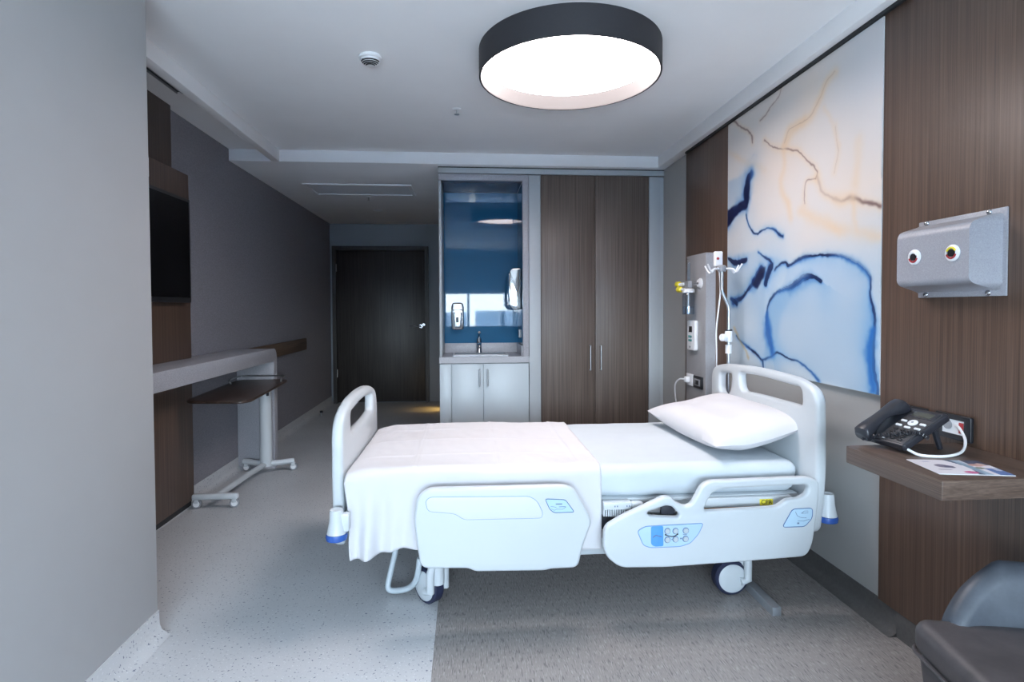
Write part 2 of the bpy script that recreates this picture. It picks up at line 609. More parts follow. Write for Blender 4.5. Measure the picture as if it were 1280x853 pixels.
# baseboards (coved vinyl)
def cove(name, pts, side, m, label):
    """skirting run along a straight wall; pts=(x or y const, from, to); side = direction into the room"""
    axis, k, a, b_ = pts
    bm = B()
    prof = [(0, 0.095), (0.004, 0.095), (0.006, 0.04), (0.014, 0.018), (0.032, 0.006), (0.05, 0.001), (0, 0.001)]
    ends = []
    for t in (a, b_):
        ends.append([bm.verts.new((k + side * d, t, z) if axis == 'x' else (t, k + side * d, z)) for d, z in prof])
    n = len(prof)
    for i in range(n):
        bm.faces.new((ends[0][i], ends[0][(i + 1) % n], ends[1][(i + 1) % n], ends[1][i]))
    bm.faces.new(ends[0])
    bm.faces.new(ends[1])
    bmesh.ops.recalc_face_normals(bm, faces=bm.faces[:])
    return struct(name, bm, m, label=label)


cove('baseboard_left', ('x', L, PY, D), 1, 'vinyl_light', 'light coved skirting along the wallpaper wall')
cove('baseboard_front_left', ('x', PX, YW, PY), 1, 'vinyl_light', 'light coved skirting of the near wall corner')
cove('baseboard_right', ('x', R, 1.962, C), -1, 'vinyl_dark_cove', 'dark coved skirting behind the bed head')

# wood cladding on the right wall: children of that wall
XP = 1.612
p1 = box(B(), XP, R, YW, 2.055, 0.10, SOF - 0.014, 0.0015)
struct('wood_panel', p1, 'wood_v', wr)
struct('wood_panel', box(B(), XP, R, 3.345, 4.005, 0.10, SOF - 0.014, 0.0015), 'wood_v', wr)
struct('plinth', box(B(), XP + 0.004, R, YW, 1.965, 0.0, 0.10), 'vinyl_dark_cove', wr)

# wood cladding on the left wall
wl = bpy.data.objects['wall_left']
XL = -1.742
struct('wood_panel', box(B(), L, XL, PY, 3.715, 0.945, 2.10, 0.0015), 'wood_v', wl)
struct('wood_panel', box(B(), L, XL - 0.012, PY, 3.54, 2.104, CEIL, 0.0015), 'wood_dark', wl, 'darker upper wood panel')
struct('wood_panel', box(B(), L, XL, PY, 3.715, 0.04, 0.845, 0.0015), 'wood_v', wl)
struct('plinth', box(B(), L, XL - 0.01, PY, 3.70, 0.0, 0.04), 'gap_black', wl)

# passage door
d1 = struct('door_1', box(B(), -1.70, -0.545, D - 0.045, D, 0.012, 2.03, 0.002), 'door_wood', label='dark wood-grain passage door')
fr = B()
box(fr, -1.752, -1.703, D - 0.07, D, 0, 2.085)
box(fr, -0.542, -0.495, D - 0.07, D, 0, 2.085)
box(fr, -1.703, -0.542, D - 0.07, D, 2.033, 2.085)
struct('door_frame', fr, 'door_wood', d1)
h = B()
cyl(h, (-0.60, D - 0.045, 1.02), (-0.60, D - 0.058, 1.02), 0.026)
tube(h, [(-0.60, D - 0.05, 1.02), (-0.60, D - 0.10, 1.02), (-0.62, D - 0.105, 1.02), (-0.74, D - 0.105, 1.02)], 0.011, 8, False)
struct('door_handle', h, 'chrome', d1)
h = B()
cyl(h, (-0.562, D - 0.045, 1.04), (-0.562, D - 0.062, 1.04), 0.017)
struct('lock_cylinder', h, 'chrome', d1)
for z in (0.35, 1.75):
    struct('hinge', cyl(B(), (-1.703, D - 0.05, z), (-1.703, D - 0.05, z + 0.1), 0.009), 'steel', d1)
struct('added_glow_plate', box(B(), -0.22, -0.214, 6.93, 7.07, 0.20, 0.26), 'added_glow_plate', bpy.data.objects['wall_passage_right'])  # unseen glowing plate, added for the warm patch on the passage floor
sl = bpy.data.lights.new('added_floor_spot', 'SPOT')  # added spot for the same floor patch, no known fixture there
sl.energy = 1.6
sl.color = (1.0, 0.60, 0.16)
sl.spot_size = 1.5
sl.spot_blend = 0.8
sl.shadow_soft_size = 0.03
so = bpy.data.objects.new('added_floor_spot', sl)
so.location = (-0.24, 7.0, 0.22)
so.rotation_euler = (0, 0.62, 0)
COL.objects.link(so)

# ================================================================== ceiling things
LX, LY, LR, LZ = 0.499, 2.670, 0.430, 2.348
t = thing('ceiling_lamp', 'big round ceiling lamp with dark drum shade and glowing white diffuser', 'lamp', (LX, LY, LZ))
bm = B()
prof = [(LR - 0.008, 0), (LR, 0), (LR, CEIL - LZ), (LR - 0.008, CEIL - LZ)]
rs = [ring(bm, Vector((LX, LY, LZ + z)), Vector((1, 0, 0)), Vector((0, 1, 0)), r, 96) for r, z in prof]
for i in range(4):
    bridge(bm, rs[i], rs[(i + 1) % 4])
bmesh.ops.recalc_face_normals(bm, faces=bm.faces[:])
link('drum_shade', bm, 'lamp_drum', t)
bm = B()
a = ring(bm, Vector((LX, LY, LZ + 0.002)), Vector((1, 0, 0)), Vector((0, 1, 0)), LR - 0.009, 96)
b_ = ring(bm, Vector((LX, LY, LZ + 0.082)), Vector((1, 0, 0)), Vector((0, 1, 0)), LR - 0.011, 96)
bridge(bm, a, b_)
link('inner_ring', bm, 'lamp_inner', t)
link('diffuser', lathe(B(), [(0, 0), (LR - 0.012, 0), (LR - 0.012, 0.012), (0, 0.012)], (LX, LY, LZ + 0.075), seg=96), 'lamp_diffuser', t)

SX, SY = -0.452, 2.79
t = thing('smoke_detector', 'round white smoke detector with slotted dome left of the lamp', 'smoke detector', (SX, SY, CEIL - 0.045))
link('base_ring', lathe(B(), [(0.052, 0), (0.056, -0.006), (0.055, -0.014), (0.046, -0.018)], (SX, SY, CEIL), seg=36), 'white_plastic', t)
link('dome', lathe(B(), [(0.046, -0.016), (0.042, -0.030), (0.030, -0.041), (0.012, -0.045), (0, -0.045)], (SX, SY, CEIL), seg=36), 'white_plastic', t)
for k, (r, z) in enumerate(((0.0425, 0.0292), (0.0372, 0.0365), (0.030, 0.0415), (0.021, 0.0445))):
    tor = B()
    tube(tor, [(SX + r * math.cos(a), SY + r * math.sin(a), CEIL - z) for a in np.linspace(-PI * 0.92, -PI * 0.08, 22)], 0.0032, 6, False)
    link('slot', tor, 'gap_black', t)
link('indicator', lathe(B(), [(0.005, 0), (0.004, -0.003), (0, -0.0035)], (SX - 0.030, SY - 0.031, CEIL - 0.027), seg=12), 'black_plastic', t)


def sprinkler(x, y, z, label, grp):
    t = thing('sprinkler', label, 'sprinkler', (x, y, z - 0.04), grp)
    link('rosette', lathe(B(), [(0.026, 0), (0.026, -0.003), (0.012, -0.008), (0.008, -0.008)], (x, y, z), seg=20), 'white_plastic', t)
    link('nozzle', lathe(B(), [(0.007, -0.006), (0.006, -0.03), (0.016, -0.034), (0.016, -0.037), (0, -0.038)], (x, y, z), seg=14), 'steel', t)


sprinkler(-0.047, 3.475, CEIL, 'small metal ceiling sprinkler between the lamp and the cornice', 'ceiling sprinklers')
sprinkler(-0.968, 5.78, SOF, 'small pale sprinkler behind the access hatch in the passage ceiling', 'ceiling sprinklers')

t = thing('downlight', 'small round unlit downlight in the passage ceiling near the door', 'downlight', (-1.0, 6.56, SOF - 0.004))
link('rim', lathe(B(), [(0.062, 0), (0.060, -0.004), (0.045, -0.004), (0.045, 0)], (-1.0, 6.56, SOF), seg=28), 'white_plastic', t)
link('lens', lathe(B(), [(0.044, -0.0005), (0.03, -0.003), (0, -0.004)], (-1.0, 6.56, SOF), seg=28), 'frost_white', t)

t = thing('access_hatch', 'flat rectangular access hatch with a thin frame in the passage ceiling', 'hatch', (-0.975, 5.44, SOF - 0.012))
hf = B()
for a in ((-1.46, -0.49, 5.20, 5.23), (-1.46, -0.49, 5.64, 5.67), (-1.46, -1.43, 5.23, 5.64), (-0.52, -0.49, 5.23, 5.64)):
    box(hf, *a, SOF - 0.012, SOF)
link('frame', hf, 'white_plastic', t)
link('panel', box(B(), -1.425, -0.525, 5.235, 5.635, SOF - 0.005, SOF), 'frost_white', t)

t = thing('air_diffuser', 'black linear air slot along the ceiling beam', 'vent', (-1.56, 2.78, CEIL - 0.006))
link('slot', box(B(), -1.615, -1.50, 2.26, 3.31, CEIL - 0.004, CEIL), 'gap_black', t)
for k in range(2):
    x = -1.607 + k * 0.03
    link('blade', box(B(), x, x + 0.006, 2.26, 3.31, CEIL - 0.014, CEIL - 0.004), 'grey_plastic', t)

# ================================================================== wardrobe and wash niche
t = thing('wardrobe', 'tall two-door wardrobe in brown wood grain between grey side strips', 'wardrobe', (1.06, C, 0))
link('carcass', box(B(), 0.62, R - 0.002, C + 0.024, YB, 0.06, SOF - 0.002), 'strip_grey', t)
link('side_strip', box(B(), 0.513, 0.607, C - 0.004, C + 0.022, 0.0, 2.325, 0.001), 'strip_grey', t)
link('side_strip', box(B(), 1.508, 1.600, C - 0.004, C + 0.022, 0.0, 2.325, 0.001), 'strip_grey', t)
link('filler_strip', box(B(), 1.602, R - 0.002, C + 0.004, C + 0.022, 0.0, 2.325), 'strip_grey', t)
link('top_rail', box(B(), -0.214, R - 0.002, C - 0.012, C + 0.022, 2.333, 2.374, 0.001), 'strip_grey', t)
link('shadow_gap', box(B(), -0.214, R - 0.002, C - 0.004, C + 0.022, 2.374, SOF - 0.001), 'gap_black', t)
for x0, x1, hx in ((0.611, 1.0555, 1.012), (1.0595, 1.504, 1.10)):
    d = link('door', box(B(), x0, x1, C, C + 0.022, 0.06, 2.330, 0.0015), 'wood_wardrobe', t)
    hb = B()
    tube(hb, [(hx, C, 0.945), (hx, C - 0.03, 0.945), (hx, C - 0.03, 0.745), (hx, C, 0.745)], 0.0062, 10, False)
    link('handle', hb, 'steel', d)

t = thing('wash_niche', 'wash niche with blue glass back and grey base cabinet beside the wardrobe', 'cabinet', (0.15, C, 0))
nf = B()
box(nf, -0.212, 0.510, C - 0.002, C + 0.03, 2.280, 2.328, 0.001)          # head
box(nf, 0.462, 0.510, C - 0.002, C + 0.03, 0.862, 2.280, 0.001)          # right jamb
link('surround', nf, 'solid_surface', t)
link('side_panel', box(B(), -0.212, -0.192, C + 0.03, YB, 0.862, 2.328, 0.001), 'strip_grey', t)
link('top_board', box(B(), -0.192, 0.462, C + 0.03, YB, 2.280, 2.30), 'niche_gloss', t)
link('back_glass', box(B(), -0.19, 0.482, 5.0, 5.012, 0.945, 2.278), 'blue_glass', t)
link('side_glass', box(B(), 0.464, 0.476, C + 0.03, 5.0, 0.945, 2.278), 'blue_glass', t)
link('back_board', box(B(), -0.19, 0.482, 5.013, YB, 0.862, 2.278), 'strip_grey', t)
link('base_cabinet', box(B(), -0.212, 0.510, C + 0.022, YB, 0.06, 0.806), 'cabinet_grey', t)
link('plinth', box(B(), -0.212, 0.510, C + 0.05, YB, 0.0, 0.06), 'grey_plastic', t)
link('filler_panel', box(B(), -0.212, -0.120, C, C + 0.020, 0.06, 0.806, 0.001), 'cabinet_grey', t)
for x0, x1, hx in ((-0.115, 0.136, 0.108), (0.140, 0.508, 0.172)):
    d = link('door', box(B(), x0, x1, C, C + 0.020, 0.06, 0.804, 0.0012), 'cabinet_grey', t)
    hb = B()
    tube(hb, [(hx, C, 0.758), (hx, C - 0.028, 0.758), (hx, C - 0.028, 0.625), (hx, C, 0.625)], 0.006, 10, False)
    link('handle', hb, 'steel', d)

t = thing('countertop', 'grey speckled stone washbasin counter under the blue glass', 'countertop', (0.15, C, 0.812))
ct = B()
x0, x1, y0, y1 = -0.10, 0.34, 4.60, 4.90           # basin cut-out
for a in ((-0.214, x0, C - 0.01, 5.0), (x1, 0.512, C - 0.01, 5.0), (x0, x1, C - 0.01, y0), (x0, x1, y1, 5.0)):
    box(ct, *a, 0.812, 0.862)
link('slab', ct, 'solid_surface', t)
sp = B()
box(sp, -0.19, 0.463, 4.985, 4.999, 0.862, 0.945, 0.001)
box(sp, 0.452, 0.463, C + 0.031, 4.985, 0.862, 0.945, 0.001)
link('backsplash', sp, 'solid_surface', t)
bs = B()
box(bs, x0, x1, y0, y1, 0.70, 0.705)
for a in ((x0, x0 + 0.004, y0, y1), (x1 - 0.004, x1, y0, y1), (x0, x1, y0, y0 + 0.004), (x0, x1, y1 - 0.004, y1)):
    box(bs, *a, 0.705, 0.85)
link('basin', bs, 'white_plastic', t, None)
rim = B()
for a in ((x0 - 0.008, x1 + 0.008, y0 - 0.008, y0 + 0.004), (x0 - 0.008, x1 + 0.008, y1 - 0.004, y1 + 0.008),
          (x0 - 0.008, x0 + 0.004, y0, y1), (x1 - 0.004, x1 + 0.008, y0, y1)):
    box(rim, *a, 0.852, 0.8655)
link('basin_rim', rim, 'chrome', t)

t = thing('faucet', 'chrome single lever washbasin faucet on the stone counter', 'faucet', (0.115, 4.94, 0.862))
link('body', lathe(B(), [(0.028, 0), (0.028, 0.006), (0.023, 0.012), (0.022, 0.11), (0.019, 0.128), (0, 0.13)], (0.115, 4.94, 0.862), seg=24), 'chrome', t)
b_ = B()
tube(b_, [(0.115, 4.935, 0.935), (0.115, 4.88, 0.945), (0.115, 4.81, 0.935), (0.115, 4.795, 0.918)], 0.014, 12)
link('spout', b_, 'chrome', t)
b_ = B()
tube(b_, [(0.115, 4.94, 0.99), (0.115, 4.935, 1.01), (0.115, 4.90, 1.03), (0.115, 4.86, 1.045)], 0.010, 10)
link('lever', b_, 'chrome', t)

t = thing('soap_dispenser', 'chrome soap dispenser on the blue glass left of the faucet', 'dispenser', (-0.072, 4.95, 1.065))
link('housing', plate(B(), [rnd([(-0.122, 1.065), (-0.022, 1.065), (-0.017, 1.12), (-0.017, 1.27), (-0.03, 1.305), (-0.115, 1.305), (-0.127, 1.27), (-0.127, 1.12)], 0.02)],
                      0.075, 0.012, lambda u, v, w_: (u, 4.962 + w_, v)), 'chrome', t)
link('push_bar', plate(B(), [rnd([(-0.105, 1.085), (-0.04, 1.085), (-0.035, 1.22), (-0.11, 1.22)], 0.012)], 0.03, 0.008, lambda u, v, w_: (u, 4.918 + w_, v)), 'chrome', t)
link('sight_window', plate(B(), [rnd([(-0.085, 1.13), (-0.06, 1.13), (-0.06, 1.18), (-0.085, 1.18)], 0.01)], 0.006, 0.001, lambda u, v, w_: (u, 4.901 + w_, v)), 'black_plastic', t)
link('top_cover', plate(B(), [rnd([(-0.118, 1.235), (-0.026, 1.235), (-0.03, 1.298), (-0.114, 1.298)], 0.014)], 0.02, 0.006, lambda u, v, w_: (u, 4.92 + w_, v)), 'steel', t)

t = thing('towel_dispenser', 'chrome paper towel dispenser on the right side of the wash niche', 'dispenser', (0.41, 4.77, 1.24))
link('housing', plate(B(), [rnd([(0.463, 1.25), (0.40, 1.235), (0.365, 1.275), (0.365, 1.56), (0.385, 1.585), (0.463, 1.585)], 0.012)],
                      0.26, 0.006, lambda u, v, w_: (u, 4.77 + w_, v)), 'chrome', t)
link('front_cover', plate(B(), [rnd([(4.65, 1.31), (4.89, 1.31), (4.89, 1.55), (4.65, 1.55)], 0.02)], 0.008, 0.003, lambda u, v, w_: (0.3625 + w_, u, v)), 'chrome', t)
link('lock', cyl(B(), (0.363, 4.77, 1.285), (0.352, 4.77, 1.285), 0.008), 'steel', t)
t = thing('wall_socket', 'small white wall socket low on the blue glass side of the wash niche', 'socket', (0.46, 4.80, 1.0))
link('plate', plate(B(), [rnd([(4.765, 1.0), (4.835, 1.0), (4.835, 1.07), (4.765, 1.07)], 0.008)], 0.01, 0.003, lambda u, v, w_: (0.459 + w_, u, v)), 'white_plastic', t)
link('insert', cyl(B(), (0.455, 4.80, 1.035), (0.452, 4.80, 1.035), 0.018), 'grey_plastic', t)

# ================================================================== left wall things
DX = -1.505
t = thing('wall_desk', 'long grey wall desk ending in a rounded waterfall leg', 'desk', (-1.65, 4.57, 0))
out = rnd([(PY + 0.01, 0.845), (PY + 0.01, 0.945), (4.60, 0.945), (4.60, 0.0), (4.525, 0.0), (4.525, 0.845)], [0, 0, 0.085, 0, 0, 0.02], 8)
link('desk_slab', plate(B(), [out], DX - (L + 0.003), 0.002, lambda u, v, w_: ((L + 0.003 + DX) / 2 + w_, u, v)), 'solid_surface', t)

t = thing('television', 'flat black television on the brown wood panel above the desk', 'television', (XL + 0.02, 3.1, 1.295))
link('casing', box(B(), XL + 0.001, XL + 0.045, PY + 0.15, 3.632, 1.295, 1.93, 0.003), 'black_plastic', t)
link('screen', box(B(), XL + 0.044, XL + 0.047, PY + 0.17, 3.612, 1.325, 1.91), 'screen', t)

t = thing('wall_plate', 'small dark wall plate with a white frame above the television', 'wall plate', (XL + 0.01, 3.19, 1.985))
fr = B()
for a in ((3.12, 3.25, 1.985, 1.997), (3.12, 3.25, 2.075, 2.087), (3.12, 3.132, 1.997, 2.075), (3.238, 3.25, 1.997, 2.075)):
    box(fr, XL + 0.0005, XL + 0.012, *a)
link('frame', fr, 'white_plastic', t)
link('insert', box(B(), XL + 0.0005, XL + 0.008, 3.132, 3.238, 1.997, 2.075), 'grey_plastic', t)

t = thing('handrail', 'brown wood handrail board on the wallpaper wall of the passage', 'handrail', (L + 0.02, 5.5, 0.81))
link('board', box(B(), L + 0.022, L + 0.045, 4.66, 6.32, 0.81, 0.935, 0.004), 'wood_rail', t)
for y in (4.95, 5.5, 6.05):
    link('bracket', box(B(), L, L + 0.022, y - 0.03, y + 0.03, 0.85, 0.90), 'steel', t)

t = thing('door_stop', 'tiny dark floor door stop beside the wallpaper wall', 'door stop', (-1.70, 6.72, 0))
link('post', lathe(B(), [(0.022, 0), (0.022, 0.004), (0.010, 0.006), (0.010, 0.04)], (-1.70, 6.72, 0), seg=14), 'steel', t)
link('bumper', lathe(B(), [(0.017, 0.0), (0.018, 0.006), (0.016, 0.022), (0, 0.024)], (-1.70, 6.72, 0.036), seg=14), 'rubber', t)

# overbed table
t = thing('overbed_table', 'wheeled overbed table with dark wood tray half under the desk', 'table', (-1.52, 4.40, 0))
TZ = 0.705
tray = rnd([(-1.645, 3.47), (-1.335, 3.44), (-1.30, 3.50), (-1.375, 4.44), (-1.41, 4.51), (-1.74, 4.51), (-1.77, 4.46), (-1.69, 3.52)], 0.03)
link('tray', plate(B(), [tray], 0.016, 0.005, lambda u, v, w_: (u, v, TZ - 0.008 + w_)), 'wood_tray', t)
rb = B()
tube(rb, [(-1.72, 4.25, TZ - 0.002), (-1.735, 4.27, TZ + 0.025), (-1.745, 4.45, TZ + 0.03), (-1.70, 4.485, TZ + 0.03), (-1.45, 4.485, TZ + 0.03), (-1.405, 4.45, TZ + 0.03), (-1.395, 4.36, TZ + 0.022), (-1.395, 4.35, TZ - 0.002)], 0.006, 8)
link('guard_rail', rb, 'steel', t)
link('tray_frame', box(B(), -1.60, -1.45, 3.75, 4.46, TZ - 0.045, TZ - 0.015, 0.004), 'steel', t)
link('column', lathe(B(), [(0.044, 0.055), (0.044, 0.40), (0.043, TZ - 0.05), (0.0, TZ - 0.045)], (-1.53, 4.40, 0), seg=28), 'bed_plastic', t)
link('release_lever', box(B(), -1.50, -1.485, 4.33, 4.352, 0.60, 0.645, 0.003), 'rubber', t)
bb = B()
tube(bb, [(-1.53, 4.42, 0.07), (-1.56, 4.1, 0.07), (-1.58, 3.66, 0.07)], 0.021, 10)
link('base_beam', bb, 'bed_plastic', t)
f1 = B()
box(f1, -1.72, -1.44, 3.625, 3.665, 0.055, 0.092, 0.012, 3)
link('front_foot', f1, 'bed_plastic', t)
f2 = B()
tube(f2, [(-1.72, 4.47, 0.075), (-1.53, 4.40, 0.072), (-1.34, 4.46, 0.075)], 0.022, 10)
link('rear_foot', f2, 'bed_plastic', t)
c0 = None
for (x, y) in ((-1.695, 3.645), (-1.465, 3.645), (-1.70, 4.46), (-1.345, 4.455)):
    if c0 is None:
        c0 = link('caster', lathe(B(), [(0.013, -0.010), (0.027, -0.010), (0.030, -0.006), (0.030, 0.006), (0.027, 0.010), (0.013, 0.010)], (x, y, 0.030), (0.15, -1, 0), 24), 'grey_plastic', t, origin=(x, y, 0.03))
        hub = link('hub', lathe(B(), [(0, -0.014), (0.018, -0.014), (0.020, -0.008), (0.020, 0.008), (0.018, 0.014), (0, 0.014)], (x, y, 0.030), (0.15, -1, 0), 20), 'white_plastic', c0, origin=(x, y, 0.03))
        fk = link('fork', box(B(), x - 0.013, x + 0.013, y - 0.017, y + 0.017, 0.035, 0.062, 0.004), 'bed_plastic', c0, origin=(x, y, 0.03))
        base = wloc(t)
    else:
        copy_tree(c0, Vector((x, y, 0.03)) - base, t)

# ================================================================== the bed
bed = thing('hospital_bed', 'white adjustable hospital bed with side rails, blue corner bumpers and casters', 'bed', (0.47, 2.7, 0))
YR = 2.165                                                          # middle of the near side rails
FOOT_RAIL = [(-0.177, 0.25), (0.004, 0.243), (0.03, 0.229), (0.302, 0.221), (0.329, 0.227), (0.436, 0.227), (0.45, 0.302), (0.49, 0.408), (0.477, 0.44), (0.419, 0.544), (0.38, 0.558), (-0.150, 0.561), (-0.192, 0.528), (-0.205, 0.442), (-0.189, 0.31)]
FOOT_PLATE = [(-0.158, 0.514), (-0.141, 0.528), (0.242, 0.519), (0.272, 0.5), (0.294, 0.455), (0.29, 0.433), (-0.012, 0.437), (-0.047, 0.462), (-0.15, 0.474)]
FOOT_STICK = [(0.303, 0.508), (0.383, 0.502), (0.419, 0.452), (0.339, 0.452), (0.321, 0.467)]
HEAD_RAIL = [(0.538, 0.368), (0.55, 0.392), (0.61, 0.426), (0.784, 0.5), (0.809, 0.496), (0.825, 0.478), (0.866, 0.457), (0.895, 0.464), (0.936, 0.539), (0.969, 0.556), (1.38, 0.561), (1.423, 0.545), (1.431, 0.516), (1.424, 0.426), (1.404, 0.287), (1.379, 0.234), (1.146, 0.225), (0.789, 0.214), (0.602, 0.22), (0.55, 0.264), (0.534, 0.305)]
HOLE1 = [(0.711, 0.438), (0.788, 0.463), (0.813, 0.459), (0.846, 0.425), (0.838, 0.413), (0.723, 0.422)]
HOLE2 = [(0.945, 0.446), (0.957, 0.474), (0.981, 0.509), (1.019, 0.524), (1.372, 0.53), (1.384, 0.521), (1.38, 0.493), (1.347, 0.473), (1.296, 0.471), (1.254, 0.444), (1.228, 0.441), (0.953, 0.435)]
PANEL = [(0.671, 0.367), (0.703, 0.385), (0.941, 0.389), (0.92, 0.346), (0.887, 0.311), (0.846, 0.299), (0.724, 0.299), (0.695, 0.31)]
BAND = [(0.726, 0.384), (0.776, 0.385), (0.777, 0.303), (0.74, 0.303), (0.726, 0.313)]
BTN = [(0.793, 0.363), (0.826, 0.362), (0.868, 0.362), (0.793, 0.328), (0.826, 0.329), (0.867, 0.329)]
STICK = [(1.27, 0.361), (1.313, 0.434), (1.398, 0.435), (1.397, 0.394), (1.365, 0.36)]


def onrail(y):
    return lambda u, v, w_: (u, y - w_, v)


def outline(bm, loop, r, y):
    tube(bm, [(u, y, v) for u, v in list(loop) + [loop[0]]], r, 6, False)
    return bm


RT = 0.034
YF = YR - RT / 2                                                    # outer face of the rails
fr_ = link('side_rail', plate(B(), [rnd(FOOT_RAIL, 0.03)], RT, 0.012, onrail(YR), 3), 'bed_plastic', bed)
link('rail_inset', plate(B(), [rnd(FOOT_PLATE, 0.016)], 0.006, 0.002, onrail(YF - 0.001)), 'bed_inset', fr_, None).__setitem__('label', 'raised smooth inset of the foot rail')
link('inset_line', outline(B(), rnd(FOOT_PLATE, 0.016), 0.0016, YF - 0.0005), 'rail_line', fr_)
lb = link('label_plate', plate(B(), [rnd(FOOT_STICK, 0.010)], 0.003, 0.0008, onrail(YF - 0.001)), 'label_pale', fr_)
link('label_outline', outline(B(), rnd(FOOT_STICK, 0.010), 0.0014, YF - 0.0025), 'label_line', fr_)
ic = B()
box(ic, 0.345, 0.370, YF - 0.0035, YF - 0.002, 0.484, 0.488)
tube(ic, [(0.325, YF - 0.0028, 0.478), (0.345, YF - 0.0028, 0.474), (0.352, YF - 0.0028, 0.466), (0.338, YF - 0.0028, 0.462), (0.328, YF - 0.0028, 0.468)], 0.0008, 5, False)
tube(ic, [(0.352, YF - 0.0028, 0.466), (0.372, YF - 0.0028, 0.465), (0.386, YF - 0.0028, 0.474)], 0.0008, 5, False)
box(ic, 0.358, 0.384, YF - 0.0035, YF - 0.002, 0.474, 0.476)
link('icon', ic, 'label_grey', fr_)

hr = link('side_rail', plate(B(), [rnd(HEAD_RAIL, 0.03), rnd(HOLE1, 0.008), rnd(HOLE2, 0.016)], RT, 0.010, onrail(YR), 3), 'bed_plastic', bed)
link('control_panel', plate(B(), [rnd(PANEL, 0.012)], 0.003, 0.0008, onrail(YF - 0.001)), 'label_pale', hr)
link('panel_outline', outline(B(), rnd(PANEL, 0.012), 0.0018, YF - 0.002), 'rail_line', hr)
link('panel_band', plate(B(), [rnd(BAND, 0.008)], 0.003, 0.0006, onrail(YF - 0.002)), 'label_blue', hr)
for (u, v) in BTN:
    link('button', lathe(B(), [(0.0105, 0), (0.0105, 0.003), (0.009, 0.005), (0, 0.0055)], (u, YF - 0.002, v), (0, -1, 0), 20), 'tube_grey', hr)
    rg = B()
    tube(rg, [(u + 0.0112 * math.cos(a), YF - 0.0026, v + 0.0112 * math.sin(a)) for a in np.linspace(0, 2 * PI, 21)], 0.0017, 5, False)
    link('button_ring', rg, 'label_line', hr)
ic = B()
tube(ic, [(0.785, YF - 0.004, 0.349), (0.797, YF - 0.004, 0.344), (0.812, YF - 0.004, 0.341), (0.823, YF - 0.004, 0.343), (0.835, YF - 0.004, 0.350)], 0.0019, 6)
cyl(ic, (0.785, YF - 0.002, 0.349), (0.785, YF - 0.005, 0.349), 0.003)
cyl(ic, (0.834, YF - 0.002, 0.350), (0.834, YF - 0.005, 0.350), 0.003)
link('icon', ic, 'black_plastic', hr)
link('icon', tube(B(), [(0.733, YF - 0.005, 0.340), (0.744, YF - 0.005, 0.348), (0.755, YF - 0.005, 0.346), (0.769, YF - 0.005, 0.342)], 0.0018, 6), 'label_grey', hr)
for x0, x1, z0, z1 in ((0.845, 0.851, 0.329, 0.334), (0.856, 0.872, 0.346, 0.3475), (0.808, 0.812, 0.328, 0.3295)):
    link('icon', box(B(), x0, x1, YF - 0.0045, YF - 0.002, z0, z1), 'label_grey', hr)
link('label_plate', plate(B(), [rnd(STICK, 0.014)], 0.003, 0.0008, onrail(YF - 0.001)), 'label_pale', hr)
link('label_outline', outline(B(), rnd(STICK, 0.014), 0.0014, YF - 0.0025), 'label_line', hr)
for pts in ([(1.325, 0.422), (1.333, 0.405), (1.348, 0.398), (1.372, 0.396)],
            [(1.350, 0.415), (1.362, 0.424), (1.378, 0.424), (1.378, 0.416), (1.350, 0.415)],
            [(1.335, 0.385), (1.36, 0.383), (1.385, 0.39)]):
    link('icon', tube(B(), [(u, YF - 0.0028, v) for u, v in pts], 0.0009, 5, False), 'label_grey', hr)
link('icon', box(B(), 1.333, 1.341, YF - 0.0035, YF - 0.002, 0.372, 0.378), 'label_grey', hr)
lever = B()
box(lever, 0.705, 0.785, 2.20, 2.215, 0.425, 0.445, 0.004)
link('rail_lever', lever, 'steel', bed)
link('rail_latch', box(B(), 0.785, 0.845, 2.196, 2.215, 0.408, 0.452, 0.006), 'rubber', bed)

# head and foot boards
HB = rnd([(2.20, 0.30), (2.165, 0.55), (2.172, 0.905), (2.31, 0.945), (2.66, 0.957), (3.02, 0.938), (3.165, 0.905), (3.165, 0.55), (3.13, 0.30)],
         [0.05, 0.1, 0.10, 0.1, 0.2, 0.1, 0.10, 0.1, 0.05], 8)
HH1 = rnd([(2.283, 0.905), (2.66, 0.915), (2.835, 0.906), (2.815, 0.815), (2.66, 0.822), (2.275, 0.826)], [0.03, 0.1, 0.03, 0.04, 0.1, 0.03])
HH2 = rnd([(2.91, 0.895), (3.055, 0.885), (3.06, 0.78), (2.99, 0.757), (2.925, 0.80)], [0.03, 0.03, 0.04, 0.04, 0.04])
link('headboard', plate(B(), [HB, HH1, HH2], 0.046, 0.016, lambda u, v, w_: (1.452 + w_, u, v), 3), 'bed_plastic', bed)
FB = rnd([(2.30, 0.28), (2.278, 0.55), (2.285, 0.80), (2.46, 0.858), (2.72, 0.872), (2.96, 0.858), (3.165, 0.80), (3.172, 0.55), (3.15, 0.28)],
         [0.05, 0.1, 0.12, 0.12, 0.2, 0.12, 0.12, 0.1, 0.05], 8)
FH = rnd([(2.45, 0.803), (2.74, 0.822), (3.03, 0.803), (3.02, 0.715), (2.74, 0.705), (2.46, 0.715)], [0.03, 0.2, 0.03, 0.03, 0.2, 0.03])
link('footboard', plate(B(), [FB, FH], 0.046, 0.017, lambda u, v, w_: (-0.519 + w_, u, v), 3), 'bed_plastic', bed)


